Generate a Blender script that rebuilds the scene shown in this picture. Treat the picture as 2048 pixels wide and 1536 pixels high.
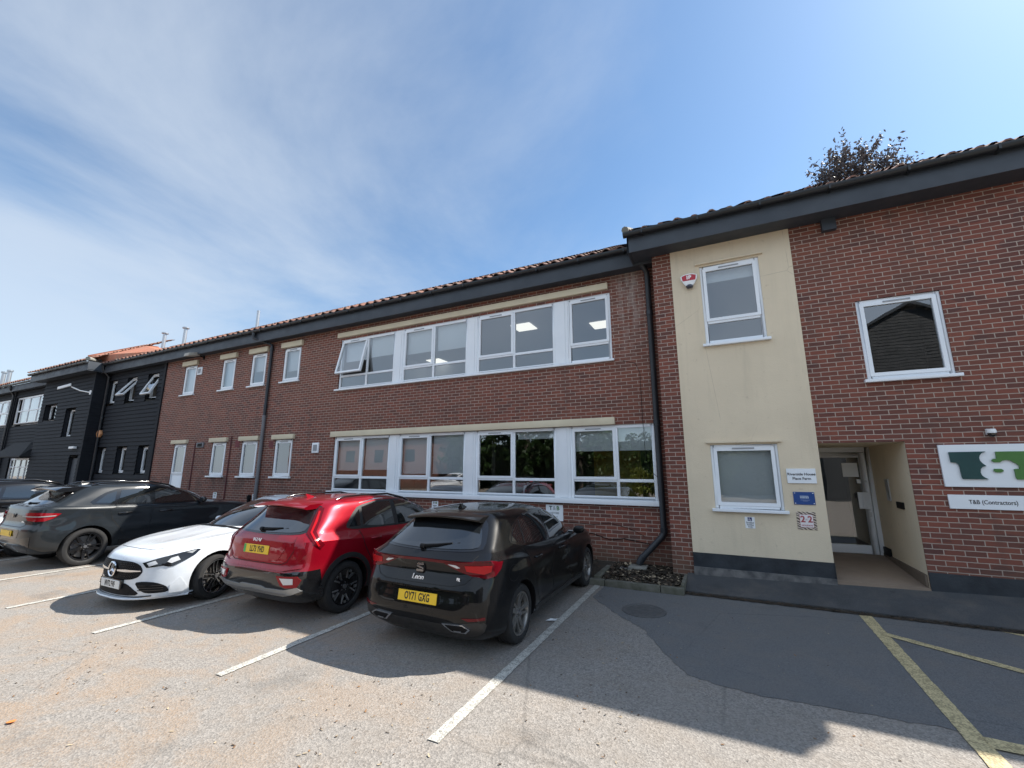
import bpy, bmesh, math, random
from mathutils import Vector, Matrix
from mathutils.bvhtree import BVHTree
R=math.radians; PI=math.pi
random.seed(7)
SC=bpy.context.scene; COL=SC.collection
for o in list(bpy.data.objects): bpy.data.objects.remove(o)
# ------------------------------------------------------------------ camera
cam=bpy.data.cameras.new('camera'); cam.sensor_width=36; cam.lens=14.934; cam.clip_start=.05; cam.clip_end=3000
camo=bpy.data.objects.new('camera',cam); COL.objects.link(camo)
camo.location=(0,0,1.96); camo.rotation_euler=(R(90+11.224),0,R(26.209)); SC.camera=camo
# ------------------------------------------------------------------ sun, sky, exposure
SUN=Vector((.652,.602,1.0)).normalized()
sl=bpy.data.lights.new('sun','SUN'); sl.energy=4.6; sl.angle=R(.53); sl.color=(1,.95,.87)
so=bpy.data.objects.new('sun',sl); COL.objects.link(so); so.location=(20,20,40)
so.rotation_euler=SUN.to_track_quat('Z','Y').to_euler()
SC.view_settings.view_transform='Standard'; SC.view_settings.look='None'; SC.view_settings.gamma=1
SC.view_settings.exposure=1.04
w=bpy.data.worlds.new('World'); SC.world=w; w.use_nodes=True
def build_world():
    nt=w.node_tree; N=nt.nodes; Lk=nt.links; N.clear()
    out=N.new('ShaderNodeOutputWorld'); bg=N.new('ShaderNodeBackground'); bg.inputs['Strength'].default_value=.087
    sky=N.new('ShaderNodeTexSky'); sky.sky_type='NISHITA'; sky.sun_disc=False
    sky.sun_elevation=math.asin(SUN.z); sky.sun_rotation=math.atan2(SUN.x,SUN.y)
    sky.air_density=1.0; sky.dust_density=.5; sky.ozone_density=.9
    tc=N.new('ShaderNodeTexCoord'); sep=N.new('ShaderNodeSeparateXYZ'); Lk.new(tc.outputs['Generated'],sep.inputs[0])
    def m(op,a,b=None,c=None):
        n=N.new('ShaderNodeMath'); n.operation=op
        for i,q in enumerate((a,b,c)):
            if q is None: continue
            if isinstance(q,(int,float)): n.inputs[i].default_value=q
            else: Lk.new(q,n.inputs[i])
        return n.outputs[0]
    den=m('ADD',m('MAXIMUM',sep.outputs[2],0.0),.18)
    px=m('DIVIDE',sep.outputs[0],den); py=m('DIVIDE',sep.outputs[1],den)
    cmb=N.new('ShaderNodeCombineXYZ'); Lk.new(px,cmb.inputs[0]); Lk.new(py,cmb.inputs[1])
    mp=N.new('ShaderNodeMapping'); mp.inputs['Rotation'].default_value=(0,0,R(-20)); mp.inputs['Scale'].default_value=(.80,.62,1); mp.inputs['Location'].default_value=(3.1,1.7,0)
    Lk.new(cmb.outputs[0],mp.inputs[0])
    n1=N.new('ShaderNodeTexNoise'); n1.inputs['Scale'].default_value=1.15; n1.inputs['Detail'].default_value=8; n1.inputs['Roughness'].default_value=.60; n1.inputs['Distortion'].default_value=.35
    Lk.new(mp.outputs[0],n1.inputs['Vector'])
    n2=N.new('ShaderNodeTexNoise'); n2.inputs['Scale'].default_value=.5; n2.inputs['Detail'].default_value=3
    Lk.new(cmb.outputs[0],n2.inputs['Vector'])
    # more cloud to the left (west, -x), clearer on the right
    bias=m('MULTIPLY_ADD',px,-.085,-.03)
    s=m('ADD',m('ADD',m('MULTIPLY',n1.outputs[0],.75),m('MULTIPLY',n2.outputs[0],.35)),bias)
    mr=N.new('ShaderNodeMapRange'); mr.interpolation_type='SMOOTHSTEP'; Lk.new(s,mr.inputs[0]); mr.inputs[1].default_value=.44; mr.inputs[2].default_value=.80; mr.inputs[3].default_value=0; mr.inputs[4].default_value=.66
    mix=N.new('ShaderNodeMix'); mix.data_type='RGBA'; Lk.new(mr.outputs[0],mix.inputs[0]); tint=N.new('ShaderNodeMix'); tint.data_type='RGBA'; tint.blend_type='MULTIPLY'; tint.inputs[0].default_value=1; Lk.new(sky.outputs[0],tint.inputs[6]); tint.inputs[7].default_value=(.80,.98,1.06,1); Lk.new(tint.outputs[2],mix.inputs[6])
    mix.inputs[7].default_value=(4.3,4.75,5.3,1)
    # patchy pale brightening added to the unseen sky behind the photographer, lifting the facade
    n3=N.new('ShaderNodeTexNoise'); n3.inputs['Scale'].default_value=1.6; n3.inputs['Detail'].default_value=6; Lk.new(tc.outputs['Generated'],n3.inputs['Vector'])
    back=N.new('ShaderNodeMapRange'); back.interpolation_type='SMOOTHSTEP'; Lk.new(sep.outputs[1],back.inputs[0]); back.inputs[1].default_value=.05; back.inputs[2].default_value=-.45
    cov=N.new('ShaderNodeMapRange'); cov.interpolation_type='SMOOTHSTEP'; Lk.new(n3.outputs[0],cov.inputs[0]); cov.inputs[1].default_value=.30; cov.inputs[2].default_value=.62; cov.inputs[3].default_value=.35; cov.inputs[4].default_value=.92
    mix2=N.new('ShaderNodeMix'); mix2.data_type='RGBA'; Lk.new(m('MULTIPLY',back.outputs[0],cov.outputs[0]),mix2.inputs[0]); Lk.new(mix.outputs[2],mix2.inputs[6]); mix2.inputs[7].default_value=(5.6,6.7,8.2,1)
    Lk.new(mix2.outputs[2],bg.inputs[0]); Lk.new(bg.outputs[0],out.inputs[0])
build_world()
# ------------------------------------------------------------------ helpers
def tag(o,label=None,cat=None,group=None,kind=None):
    if label: o['label']=label
    if cat: o['category']=cat
    if group: o['group']=group
    if kind: o['kind']=kind
    return o
def empty(name,loc=(0,0,0),rz=0,label=None,cat=None,group=None):
    o=bpy.data.objects.new(name,None); o.empty_display_size=.2; COL.objects.link(o)
    o.location=loc; o.rotation_euler=(0,0,rz); tag(o,label,cat,group); return o
def link(name,me,parent=None,world=False):
    o=bpy.data.objects.new(name,me); COL.objects.link(o)
    if parent:
        o.parent=parent
        if world: o.matrix_parent_inverse=Matrix.LocRotScale(parent.location,parent.rotation_euler,None).inverted()
    return o
class MB:
    def __init__(s): s.v=[];s.f=[];s.m=[]
    def vs(s,pts):
        n=len(s.v); s.v+= [tuple(p) for p in pts]; return n
    def face(s,pts,mi=0):
        n=s.vs(pts); s.f.append(tuple(range(n,n+len(pts)))); s.m.append(mi)
    def box(s,x0,x1,y0,y1,z0,z1,mi=0):
        n=s.vs([(x0,y0,z0),(x1,y0,z0),(x1,y1,z0),(x0,y1,z0),(x0,y0,z1),(x1,y0,z1),(x1,y1,z1),(x0,y1,z1)])
        for q in ((0,3,2,1),(4,5,6,7),(0,1,5,4),(1,2,6,5),(2,3,7,6),(3,0,4,7)):
            s.f.append(tuple(n+i for i in q)); s.m.append(mi)
    def hexa(s,P,mi=0):
        n=s.vs(P)
        for q in ((0,3,2,1),(4,5,6,7),(0,1,5,4),(1,2,6,5),(2,3,7,6),(3,0,4,7)):
            s.f.append(tuple(n+i for i in q)); s.m.append(mi)
    def prism(s,pts,vec,mi=0,mi2=None):
        """closed prism from 3D polygon pts swept by vec"""
        k=len(pts); vec=Vector(vec); n=s.vs(pts); s.vs([Vector(p)+vec for p in pts])
        s.f.append(tuple(range(n+k-1,n-1,-1))); s.m.append(mi)
        s.f.append(tuple(range(n+k,n+2*k))); s.m.append(mi)
        for i in range(k):
            j=(i+1)%k; s.f.append((n+i,n+j,n+k+j,n+k+i)); s.m.append(mi if mi2 is None else mi2)
    def tube(s,pts,r,n=10,mi=0,cap=True):
        pts=[Vector(p) for p in pts]; rs=r if isinstance(r,(list,tuple)) else [r]*len(pts)
        rings=[]; prev=None
        for i,p in enumerate(pts):
            if i==0: t=pts[1]-p
            elif i==len(pts)-1: t=p-pts[i-1]
            else: t=(pts[i+1]-p).normalized()+(p-pts[i-1]).normalized()
            t.normalize()
            a=prev if prev is not None else (Vector((0,0,1)) if abs(t.z)<.9 else Vector((1,0,0)))
            u=(a-t*a.dot(t)).normalized(); prev=u; q=t.cross(u)
            rings.append(s.vs([p+(u*math.cos(k*2*PI/n)+q*math.sin(k*2*PI/n))*rs[i] for k in range(n)]))
        for a,b in zip(rings,rings[1:]):
            for k in range(n):
                s.f.append((a+k,a+(k+1)%n,b+(k+1)%n,b+k)); s.m.append(mi)
        if cap:
            s.f.append(tuple(rings[0]+k for k in range(n-1,-1,-1))); s.m.append(mi)
            s.f.append(tuple(rings[-1]+k for k in range(n))); s.m.append(mi)
    def lathe(s,prof,c=(0,0,0),axis='y',n=32,mi=0,close=False):
        """prof list of (radius, along)"""
        rings=[]
        for (r,a) in prof:
            ring=[]
            for k in range(n):
                t=2*PI*k/n; p,q=r*math.cos(t),r*math.sin(t)
                ring.append({'y':(p,a,q),'z':(p,q,a),'x':(a,p,q)}[axis])
            rings.append(s.vs([Vector(c)+Vector(x) for x in ring]))
        m=mi if isinstance(mi,(list,tuple)) else [mi]*len(rings)
        for i,(a,b) in enumerate(zip(rings,rings[1:])):
            for k in range(n):
                s.f.append((a+k,a+(k+1)%n,b+(k+1)%n,b+k)); s.m.append(m[i])
    def grid(s,rows,mi=0,flip=False):
        ids=[s.vs(r) for r in rows]; w_=len(rows[0])
        for a,b in zip(ids,ids[1:]):
            for k in range(w_-1):
                q=(a+k,a+k+1,b+k+1,b+k); s.f.append(q[::-1] if flip else q); s.m.append(mi)
    def mesh(s,name,mats,smooth=None,merge=False,fix=False):
        me=bpy.data.meshes.new(name); me.from_pydata(s.v,[],s.f)
        for m_ in (mats if isinstance(mats,(list,tuple)) else [mats]): me.materials.append(m_)
        me.polygons.foreach_set('material_index',s.m)
        if merge or fix:
            bm=bmesh.new(); bm.from_mesh(me)
            if merge: bmesh.ops.remove_doubles(bm,verts=bm.verts,dist=1e-4)
            if fix: bmesh.ops.recalc_face_normals(bm,faces=bm.faces)
            bm.to_mesh(me); bm.free()
        me.update()
        if smooth:
            me.shade_smooth(); me.set_sharp_from_angle(angle=R(smooth))
        return me
    def obj(s,name,mats,parent=None,world=False,smooth=None,merge=False,fix=False):
        return link(name,s.mesh(name,mats,smooth,merge,fix),parent,world)
def bevel(o,w_=.01,seg=2,ang=35):
    """bake a small bevel into the mesh"""
    bm=bmesh.new(); bm.from_mesh(o.data)
    bmesh.ops.remove_doubles(bm,verts=bm.verts,dist=1e-5)
    ed=[e for e in bm.edges if len(e.link_faces)==2 and e.calc_face_angle(0)>R(ang)]
    bmesh.ops.bevel(bm,geom=ed,offset=w_,segments=seg,profile=.6,affect='EDGES',clamp_overlap=True)
    bm.to_mesh(o.data); bm.free(); o.data.shade_smooth(); o.data.set_sharp_from_angle(angle=R(40)); return o
def textmesh(txt,size,name='lettering',sx=1,bold=0,depth=.0015,align='CENTER',shear=0,spacing=1):
    cu=bpy.data.curves.new('t','FONT'); cu.body=txt; cu.size=size; cu.align_x=align; cu.align_y='CENTER'; cu.offset=bold; cu.extrude=depth; cu.shear=shear; cu.resolution_u=3; cu.space_character=spacing
    o=bpy.data.objects.new('t',cu); COL.objects.link(o)
    dg=bpy.context.evaluated_depsgraph_get(); me=bpy.data.meshes.new_from_object(o.evaluated_get(dg)); me.name=name
    bpy.data.objects.remove(o); bpy.data.curves.remove(cu)
    me.transform(Matrix.Diagonal((sx,1,1,1))); return me
def textobj(txt,size,mat,M,parent,name='lettering',world=False,**k):
    """text lying in local XY; M places it"""
    me=textmesh(txt,size,name,**k); me.transform(M); me.materials.clear(); me.materials.append(mat)
    return link(name,me,parent,world)
def wallM(x,y,z): # text on a wall facing -y
    return Matrix.Translation((x,y,z))@Matrix.Rotation(R(90),4,'X')
# ------------------------------------------------------------------ materials
def mat(name,col=(.5,.5,.5),rough=.6,metal=0,coat=0,spec=.5,emit=None,es=1,coat_rough=.03):
    m=bpy.data.materials.new(name); m.use_nodes=True; b=m.node_tree.nodes['Principled BSDF']
    b.inputs['Base Color'].default_value=(*col,1); b.inputs['Roughness'].default_value=rough; b.inputs['Metallic'].default_value=metal
    b.inputs['Coat Weight'].default_value=coat; b.inputs['Coat Roughness'].default_value=coat_rough; b.inputs['Specular IOR Level'].default_value=spec
    if emit: b.inputs['Emission Color'].default_value=(*emit,1); b.inputs['Emission Strength'].default_value=es
    return m
class NT:
    def __init__(s,m): s.m=m; s.t=m.node_tree; s.b=s.t.nodes.get('Principled BSDF')
    def new(s,k,**kw):
        n=s.t.nodes.new('ShaderNode'+k)
        for a,b in kw.items():
            if hasattr(n,a): setattr(n,a,b)
        return n
    def L(s,a,b): s.t.links.new(a,b)
    def set(s,n,**kw):
        for k,v in kw.items():
            k=k.replace('_',' ')
            if hasattr(v,'is_linked') or v.__class__.__name__.startswith('NodeSocket'): s.L(v,n.inputs[k])
            else: n.inputs[k].default_value=v
    def coord(s,kind='Object'): return s.new('TexCoord').outputs[kind]
    def noise(s,vec,scale,detail=4,rough=.55,dist=0):
        n=s.new('TexNoise'); s.L(vec,n.inputs['Vector']); n.inputs['Scale'].default_value=scale; n.inputs['Detail'].default_value=detail; n.inputs['Roughness'].default_value=rough; n.inputs['Distortion'].default_value=dist
        return n.outputs[0]
    def vor(s,vec,scale,feature='F1',out='Distance',rnd=1):
        n=s.new('TexVoronoi'); n.feature=feature; s.L(vec,n.inputs['Vector']); n.inputs['Scale'].default_value=scale; n.inputs['Randomness'].default_value=rnd
        return n.outputs[out]
    def ramp(s,f,stops,interp='LINEAR'):
        n=s.new('ValToRGB'); s.L(f,n.inputs[0]); cr=n.color_ramp; cr.interpolation=interp
        while len(cr.elements)<len(stops): cr.elements.new(.5)
        for e,(p,c) in zip(cr.elements,stops):
            e.position=p; e.color=(*c,1) if isinstance(c,(tuple,list)) else (c,c,c,1)
        return n.outputs[0]
    def mix(s,f,a,b,mode='MIX'):
        n=s.new('Mix'); n.data_type='RGBA'; n.blend_type=mode
        for i,q in ((0,f),(6,a),(7,b)):
            if isinstance(q,(int,float)): n.inputs[i].default_value=q
            elif isinstance(q,(tuple,list)): n.inputs[i].default_value=(*q,1)
            else: s.L(q,n.inputs[i])
        return n.outputs[2]
    def math(s,op,a,b=None,c=None):
        n=s.new('Math'); n.operation=op
        for i,q in enumerate((a,b,c)):
            if q is None: continue
            if isinstance(q,(int,float)): n.inputs[i].default_value=q
            else: s.L(q,n.inputs[i])
        return n.outputs[0]
    def mapr(s,f,a,b,c=0,d=1):
        n=s.new('MapRange'); s.L(f,n.inputs[0])
        for i,q in enumerate((a,b,c,d)): n.inputs[i+1].default_value=q
        return n.outputs[0]
    def scale(s,vec,sc=(1,1,1),rot=(0,0,0),loc=(0,0,0)):
        n=s.new('Mapping'); s.L(vec,n.inputs[0]); n.inputs['Scale'].default_value=sc; n.inputs['Rotation'].default_value=rot; n.inputs['Location'].default_value=loc; return n.outputs[0]
    def bump(s,h,strength=.3,dist=.01):
        n=s.new('Bump'); s.L(h,n.inputs['Height']); n.inputs['Strength'].default_value=strength; n.inputs['Distance'].default_value=dist
        s.L(n.outputs[0],s.b.inputs['Normal'])
    def col(s,c): s.L(c,s.b.inputs['Base Color'])
    def rgh(s,c): s.L(c,s.b.inputs['Roughness'])
def noisy(name,c1,c2,scale=3,rough=.7,bump=.0,bscale=None,detail=5,**k):
    m=mat(name,c1,rough,**k); t=NT(m); v=t.coord()
    f=t.noise(v,scale,detail); t.col(t.mix(t.mapr(f,.3,.7),c1,c2))
    t.rgh(t.mapr(t.noise(v,scale*2.3),.3,.7,max(.02,rough-.08),min(1,rough+.1)))
    if bump: t.bump(t.noise(v,bscale or scale*8,6),bump,.01)
    return m
def brick_mat(name='red brick',dirty=True):
    m=mat(name,rough=.85); t=NT(m); v=t.coord(); s=t.new('SeparateXYZ'); t.L(v,s.inputs[0])
    c=t.new('CombineXYZ'); t.L(t.math('ADD',s.outputs[0],s.outputs[1]),c.inputs[0]); t.L(s.outputs[2],c.inputs[1])
    warp=t.noise(v,9,2); c2=t.new('VectorMath'); c2.operation='MULTIPLY_ADD'; 
    wv=t.new('CombineXYZ'); t.L(t.math('SUBTRACT',warp,.5),wv.inputs[0]); t.L(t.math('SUBTRACT',t.noise(t.scale(v,loc=(5,3,1)),9,2),.5),wv.inputs[1])
    t.L(wv.outputs[0],c2.inputs[0]); c2.inputs[1].default_value=(.008,.008,0); t.L(c.outputs[0],c2.inputs[2])
    def br(c1,c2_,mo):
        b=t.new('TexBrick'); b.offset=.5; b.squash=1
        t.L(c2.outputs[0],b.inputs['Vector']); b.inputs['Scale'].default_value=1; b.inputs['Mortar Size'].default_value=.0066; b.inputs['Mortar Smooth'].default_value=.25
        b.inputs['Brick Width'].default_value=.225; b.inputs['Row Height'].default_value=.075; b.inputs['Bias'].default_value=-.1
        b.inputs['Color1'].default_value=(*c1,1); b.inputs['Color2'].default_value=(*c2_,1); b.inputs['Mortar'].default_value=(*mo,1); return b
    b=br((.24,.075,.049),(.108,.046,.038),(.46,.36,.285))
    # a second brick layer in grey keyed on the same cells gives the odd blue-black and orange brick
    k=br((0,0,0),(1,1,1),(.5,.5,.5)); k.inputs['Bias'].default_value=0
    vor=t.new('TexVoronoi'); vor.feature='F1'; t.L(t.scale(c2.outputs[0],(4.44,13.33,1)),vor.inputs['Vector']); vor.inputs['Scale'].default_value=1
    odd=t.ramp(vor.outputs['Color'],[(0,0),(.80,0),(.86,1)])
    base=t.mix(t.math('MULTIPLY',odd,.45),b.outputs[0],(.06,.034,.036))
    big=t.noise(v,.6,4); base=t.mix(t.mapr(big,.38,.70,0,.5),base,(.20,.082,.052))
    fine=t.noise(v,60,3); base=t.mix(.25,base,t.mix(fine,(.05,.03,.03),(.4,.27,.22)),'OVERLAY')
    base=t.mix(b.outputs[1],base,t.mix(t.noise(v,2.5),(.27,.205,.165),(.47,.375,.31)))
    if dirty: # damp, algae near ground and below the leaking gutter corner
        zz=s.outputs[2]; low=t.math('MULTIPLY',t.mapr(zz,.75,.2,0,1),t.mapr(t.noise(v,2.2),.3,.6,.2,1))
        base=t.mix(t.math('MULTIPLY',low,.55),base,(.085,.075,.05))
        dk=t.math('MULTIPLY',t.math('MULTIPLY',t.mapr(zz,.95,1.55,.1,1),t.math('LESS_THAN',zz,1.66)),t.mapr(t.noise(t.scale(v,(2.2,2.2,.7)),1.6,5,.65),.46,.62,0,1)); base=t.mix(t.math('MULTIPLY',dk,t.math('MULTIPLY',.55,t.math('LESS_THAN',s.outputs[0],-10.8))),base,(.055,.040,.034))
        xx=t.mapr(t.math('ABSOLUTE',t.math('ADD',s.outputs[0],1.55)),.0,.45,1,0); lk=t.math('MULTIPLY',t.math('MULTIPLY',xx,t.mapr(zz,3.9,6.2,0,1)),t.mapr(t.noise(t.scale(v,(4,4,1)),2,5),.38,.68,0,1))
        base=t.mix(t.math('MULTIPLY',lk,.75),base,(.42,.39,.35))
    st=t.math('MULTIPLY',t.mapr(t.noise(t.scale(v,(3.2,3.2,.22)),1.5,5,.6),.55,.72,0,1),t.mapr(t.noise(v,.7,2),.42,.6,0,1)); base=t.mix(t.math('MULTIPLY',st,.35),base,(.075,.05,.042))
    t.col(base); t.bump(t.math('ADD',t.math('MULTIPLY',b.outputs[1],-1),t.math('MULTIPLY',fine,.3)),.5,.006)
    return m
M={}
M['brick']=brick_mat()
def render_mat():
    m=mat('cream render',rough=.92); t=NT(m); v=t.coord(); base=t.mix(t.mapr(t.noise(v,1.1,5),.3,.7),(.70,.592,.435),(.63,.532,.39))
    st=t.math('MULTIPLY',t.mapr(t.noise(t.scale(v,(5,5,.35)),1.6,6,.65),.50,.74,0,1),t.mapr(t.noise(v,.8,2),.40,.6,.2,1)); base=t.mix(t.math('MULTIPLY',st,.30),base,(.40,.345,.25))
    sp=t.mapr(t.noise(v,9,3),.66,.72,0,.35); base=t.mix(sp,base,(.45,.36,.25))
    ck=t.new('TexVoronoi'); ck.feature='DISTANCE_TO_EDGE'; t.L(t.scale(v,(.8,.8,.55),loc=(.3,0,.2)),ck.inputs['Vector']); ck.inputs['Scale'].default_value=1
    cm=t.math('MULTIPLY',t.mapr(ck.outputs['Distance'],0,.004,1,0),t.mapr(t.noise(v,1.7,2),.52,.6,0,1)); base=t.mix(t.math('MULTIPLY',cm,.5),base,(.25,.20,.14))
    t.col(base); t.bump(t.math('ADD',t.noise(v,70,5),t.math('MULTIPLY',t.noise(v,6,3),1.5)),.4,.008); return m
M['render']=render_mat()
M['cream']=noisy('cream painted concrete',(.66,.58,.42),(.58,.50,.36),2,.8,.1,40)
M['upvc']=noisy('white upvc',(.80,.82,.84),(.74,.77,.80),1.5,.35)
M['white']=mat('white paint',(.80,.80,.79),.5)
M['fascia']=noisy('blue black painted fascia',(.034,.042,.054),(.046,.054,.066),1.5,.55)
M['gutter']=mat('black plastic gutter',(.012,.013,.015),.42)
M['pipe']=noisy('black plastic downpipe',(.012,.015,.02),(.022,.025,.03),2,.4)
M['pipe_grey']=noisy('grey plastic downpipe',(.13,.13,.14),(.17,.17,.18),3,.5)
M['black']=mat('matt black plastic',(.006,.006,.007),.6,spec=.2)
M['rubber']=noisy('tyre rubber',(.012,.012,.013),(.022,.021,.020),9,.8)
M['steel']=mat('brushed steel',(.55,.56,.58),.35,1)
M['chrome']=mat('chrome',(.8,.8,.82),.12,1)
M['plinth']=noisy('black bitumen plinth paint',(.012,.016,.022),(.035,.042,.05),4,.45,.4,30)
M['concrete']=noisy('worn concrete',(.26,.25,.22),(.17,.165,.14),5,.9,.3,50)
M['flue']=mat('galvanised flue',(.45,.46,.47),.4,.8)
M['blind']=mat('white roller blind fabric',(.72,.74,.76),.9)
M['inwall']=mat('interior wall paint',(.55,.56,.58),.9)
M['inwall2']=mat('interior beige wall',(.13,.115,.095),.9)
M['yellowwall']=mat('interior yellow wall',(.45,.30,.06),.9)
M['incarpet']=mat('interior carpet',(.08,.085,.09),.95)
M['panel_light']=mat('ceiling light panel',(.9,.9,.9),.5,emit=(1,.95,.85),es=.55)
def tile_mat(name,c1,c2,c3):
    m=mat(name,c1,.8); t=NT(m); v=t.coord()
    vo=t.new('TexVoronoi'); t.L(t.scale(v,(3.3,2.9,0)),vo.inputs['Vector']); vo.inputs['Scale'].default_value=1; 
    f=t.ramp(vo.outputs['Color'],[(0,c1),(.5,c2),(1,c3)])
    f=t.mix(t.mapr(t.noise(v,3,6),.5,.75,0,.6),f,(.28,.24,.18)); t.col(f); t.bump(t.noise(v,25,5),.3,.01); return m
M['tile']=tile_mat('terracotta pantile',(.25,.105,.065),(.19,.088,.06),(.14,.08,.062))
M['tile_new']=tile_mat('bright orange pantile',(.50,.17,.085),(.42,.15,.08),(.36,.13,.075))
def board_mat():
    m=mat('black stained weatherboard',(.02,.021,.023),.7,spec=.2); t=NT(m); v=t.coord()
    f=t.noise(t.scale(v,(1.2,1.2,16)),2.5,6,.65); g=t.noise(v,.9,3)
    t.col(t.mix(t.mapr(g,.35,.7,0,.7),t.mix(t.mapr(f,.3,.75),(.005,.006,.009),(.024,.026,.032)),(.015,.017,.021))); t.bump(f,.35,.004); return m
M['board']=board_mat()
def glass_mat(name='window glass',tint=(.86,.9,.9),k=1.0,base=.10):
    m=bpy.data.materials.new(name); m.use_nodes=True; t=NT(m); t.t.nodes.remove(t.b)
    out=t.t.nodes['Material Output']; tr=t.new('BsdfTransparent'); tr.inputs[0].default_value=(*tint,1)
    gl=t.new('BsdfGlossy'); gl.inputs['Roughness'].default_value=.004; gl.inputs[0].default_value=(1,1,1,1)
    fr=t.new('Fresnel'); fr.inputs[0].default_value=1.5
    f=t.math('MINIMUM',t.math('MULTIPLY_ADD',fr.outputs[0],1.7*k,base),1)
    # very slight waviness of the sealed units
    bp=t.new('Bump'); t.L(t.noise(t.coord(),1.6,1),bp.inputs['Height']); bp.inputs['Strength'].default_value=.05; bp.inputs['Distance'].default_value=.02
    t.L(bp.outputs[0],gl.inputs['Normal'])
    mx=t.new('MixShader'); t.L(f,mx.inputs[0]); t.L(tr.outputs[0],mx.inputs[1]); t.L(gl.outputs[0],mx.inputs[2]); t.L(mx.outputs[0],out.inputs[0]); return m
M['glass']=glass_mat()
M['frost']=mat('frosted glass',(.55,.57,.58),.25,coat=.6)
# ------------------------------------------------------------------ ground
def asphalt(name,c_lo,c_hi,stain=.5,scale=72,seed=0,litter=True):
    m=mat(name,rough=.9); t=NT(m); v=t.coord(); v2=t.scale(v,loc=(seed,seed*.7,0))
    vo=t.new('TexVoronoi'); t.L(v2,vo.inputs['Vector']); vo.inputs['Scale'].default_value=scale
    g=t.math('ADD',t.math('MULTIPLY',vo.outputs['Color'],.5),t.math('MULTIPLY',t.noise(v2,210,3),.5))
    base=t.mix(t.mapr(g,.25,.8),c_lo,c_hi)
    vo2=t.new('TexVoronoi'); t.L(t.scale(v2,loc=(3,9,0)),vo2.inputs['Vector']); vo2.inputs['Scale'].default_value=38
    spk=t.math('MULTIPLY',t.mapr(vo2.outputs['Distance'],.10,.20,1,0),t.ramp(vo2.outputs['Color'],[(.80,0),(.84,1)],'CONSTANT'))
    base=t.mix(t.math('MULTIPLY',spk,.8),base,tuple(x*.28 for x in c_lo))
    vo3=t.new('TexVoronoi'); t.L(t.scale(v2,loc=(1,2,0)),vo3.inputs['Vector']); vo3.inputs['Scale'].default_value=30
    spk=t.math('MULTIPLY',t.mapr(vo3.outputs['Distance'],.07,.15,1,0),t.ramp(vo3.outputs['Color'],[(.90,0),(.93,1)],'CONSTANT'))
    base=t.mix(t.math('MULTIPLY',spk,.75),base,(.52,.47,.40))
    big=t.noise(v2,.45,5,.6); base=t.mix(t.mapr(big,.35,.7,0,.5),base,tuple(x*.62 for x in c_hi))
    mid=t.noise(v2,2.6,6,.65); base=t.mix(t.mapr(mid,.45,.75,0,.4),base,t.mix(.5,c_lo,(.30,.24,.18)))
    # tyre-darkened wheel tracks, oily patches
    oil=t.math('MULTIPLY',t.mapr(t.noise(v2,1.1,3),.60,.74,0,1),.45); base=t.mix(oil,base,tuple(x*.5 for x in c_lo))
    if litter: # drifts of brown blossom / leaf dust lying on the left of the yard
        s=t.new('SeparateXYZ'); t.L(v,s.inputs[0])
        reg=t.mapr(s.outputs[0],-1.2,-4.5,.15,1); d=t.noise(t.scale(v,(1,1.5,1),(0,0,.35)),1.0,8,.72,.4)
        msk=t.math('MULTIPLY',reg,t.mapr(d,.45,.60,0,1)); gr=t.mapr(t.noise(v,85,3),.36,.56,0,1)
        base=t.mix(t.math('MULTIPLY',msk,t.math('MULTIPLY',gr,stain)),base,(.30,.205,.13))
    # cracks
    ck=t.new('TexVoronoi'); ck.feature='DISTANCE_TO_EDGE'; t.L(t.mix(.12,v2,t.noise(v2,2.5,5)),ck.inputs['Vector']) if False else t.L(t.scale(v2,(.33,.5,1)),ck.inputs['Vector']); ck.inputs['Scale'].default_value=1
    cm=t.math('MULTIPLY',t.mapr(ck.outputs['Distance'],.0,.006,1,0),t.mapr(t.noise(v2,.8,2),.45,.55,0,1)); base=t.mix(t.math('MULTIPLY',cm,.28),base,tuple(x*.3 for x in c_lo))
    dr=t.new('TexVoronoi'); t.L(v2,dr.inputs['Vector']); dr.inputs['Scale'].default_value=2.2
    dm=t.math('MULTIPLY',t.mapr(t.math('ADD',dr.outputs['Distance'],t.math('MULTIPLY',t.noise(v2,30,3),.12)),.10,.16,1,0),t.ramp(dr.outputs['Color'],[(.72,0),(.80,1)])); base=t.mix(t.math('MULTIPLY',dm,.42),base,tuple(x*.35 for x in c_lo))
    t.col(base); t.bump(t.math('ADD',vo.outputs['Distance'],t.math('MULTIPLY',t.noise(v2,150,2),.5)),.55,.008); return m
M['asphalt']=asphalt('weathered asphalt',(.135,.122,.109),(.37,.338,.303),.72)
M['asphalt_new']=asphalt('newer dark tarmac',(.090,.091,.093),(.20,.198,.195),.3,110,3,False)
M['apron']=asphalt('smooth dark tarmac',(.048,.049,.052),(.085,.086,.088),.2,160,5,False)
def paint(name,c):
    m=mat(name,c,.75); t=NT(m); v=t.coord(); vo=t.new('TexVoronoi'); t.L(v,vo.inputs['Vector']); vo.inputs['Scale'].default_value=60
    wear=t.math('ADD',t.math('MULTIPLY',t.noise(v,14,7,.7),.7),t.math('MULTIPLY',vo.outputs['Distance'],.35))
    vo2=t.new('TexVoronoi'); t.L(v,vo2.inputs['Vector']); vo2.inputs['Scale'].default_value=38; pit=t.math('MULTIPLY',t.mapr(vo2.outputs['Distance'],.16,.26,1,0),t.ramp(vo2.outputs['Color'],[(.62,0),(.66,1)],'CONSTANT'))
    base=t.mix(t.mapr(wear,.44,.62),c,tuple(x*.50 for x in c)); t.col(t.mix(t.math('MULTIPLY',pit,.8),base,(.07,.065,.06))); t.bump(vo.outputs['Distance'],.4,.006); return m
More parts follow.
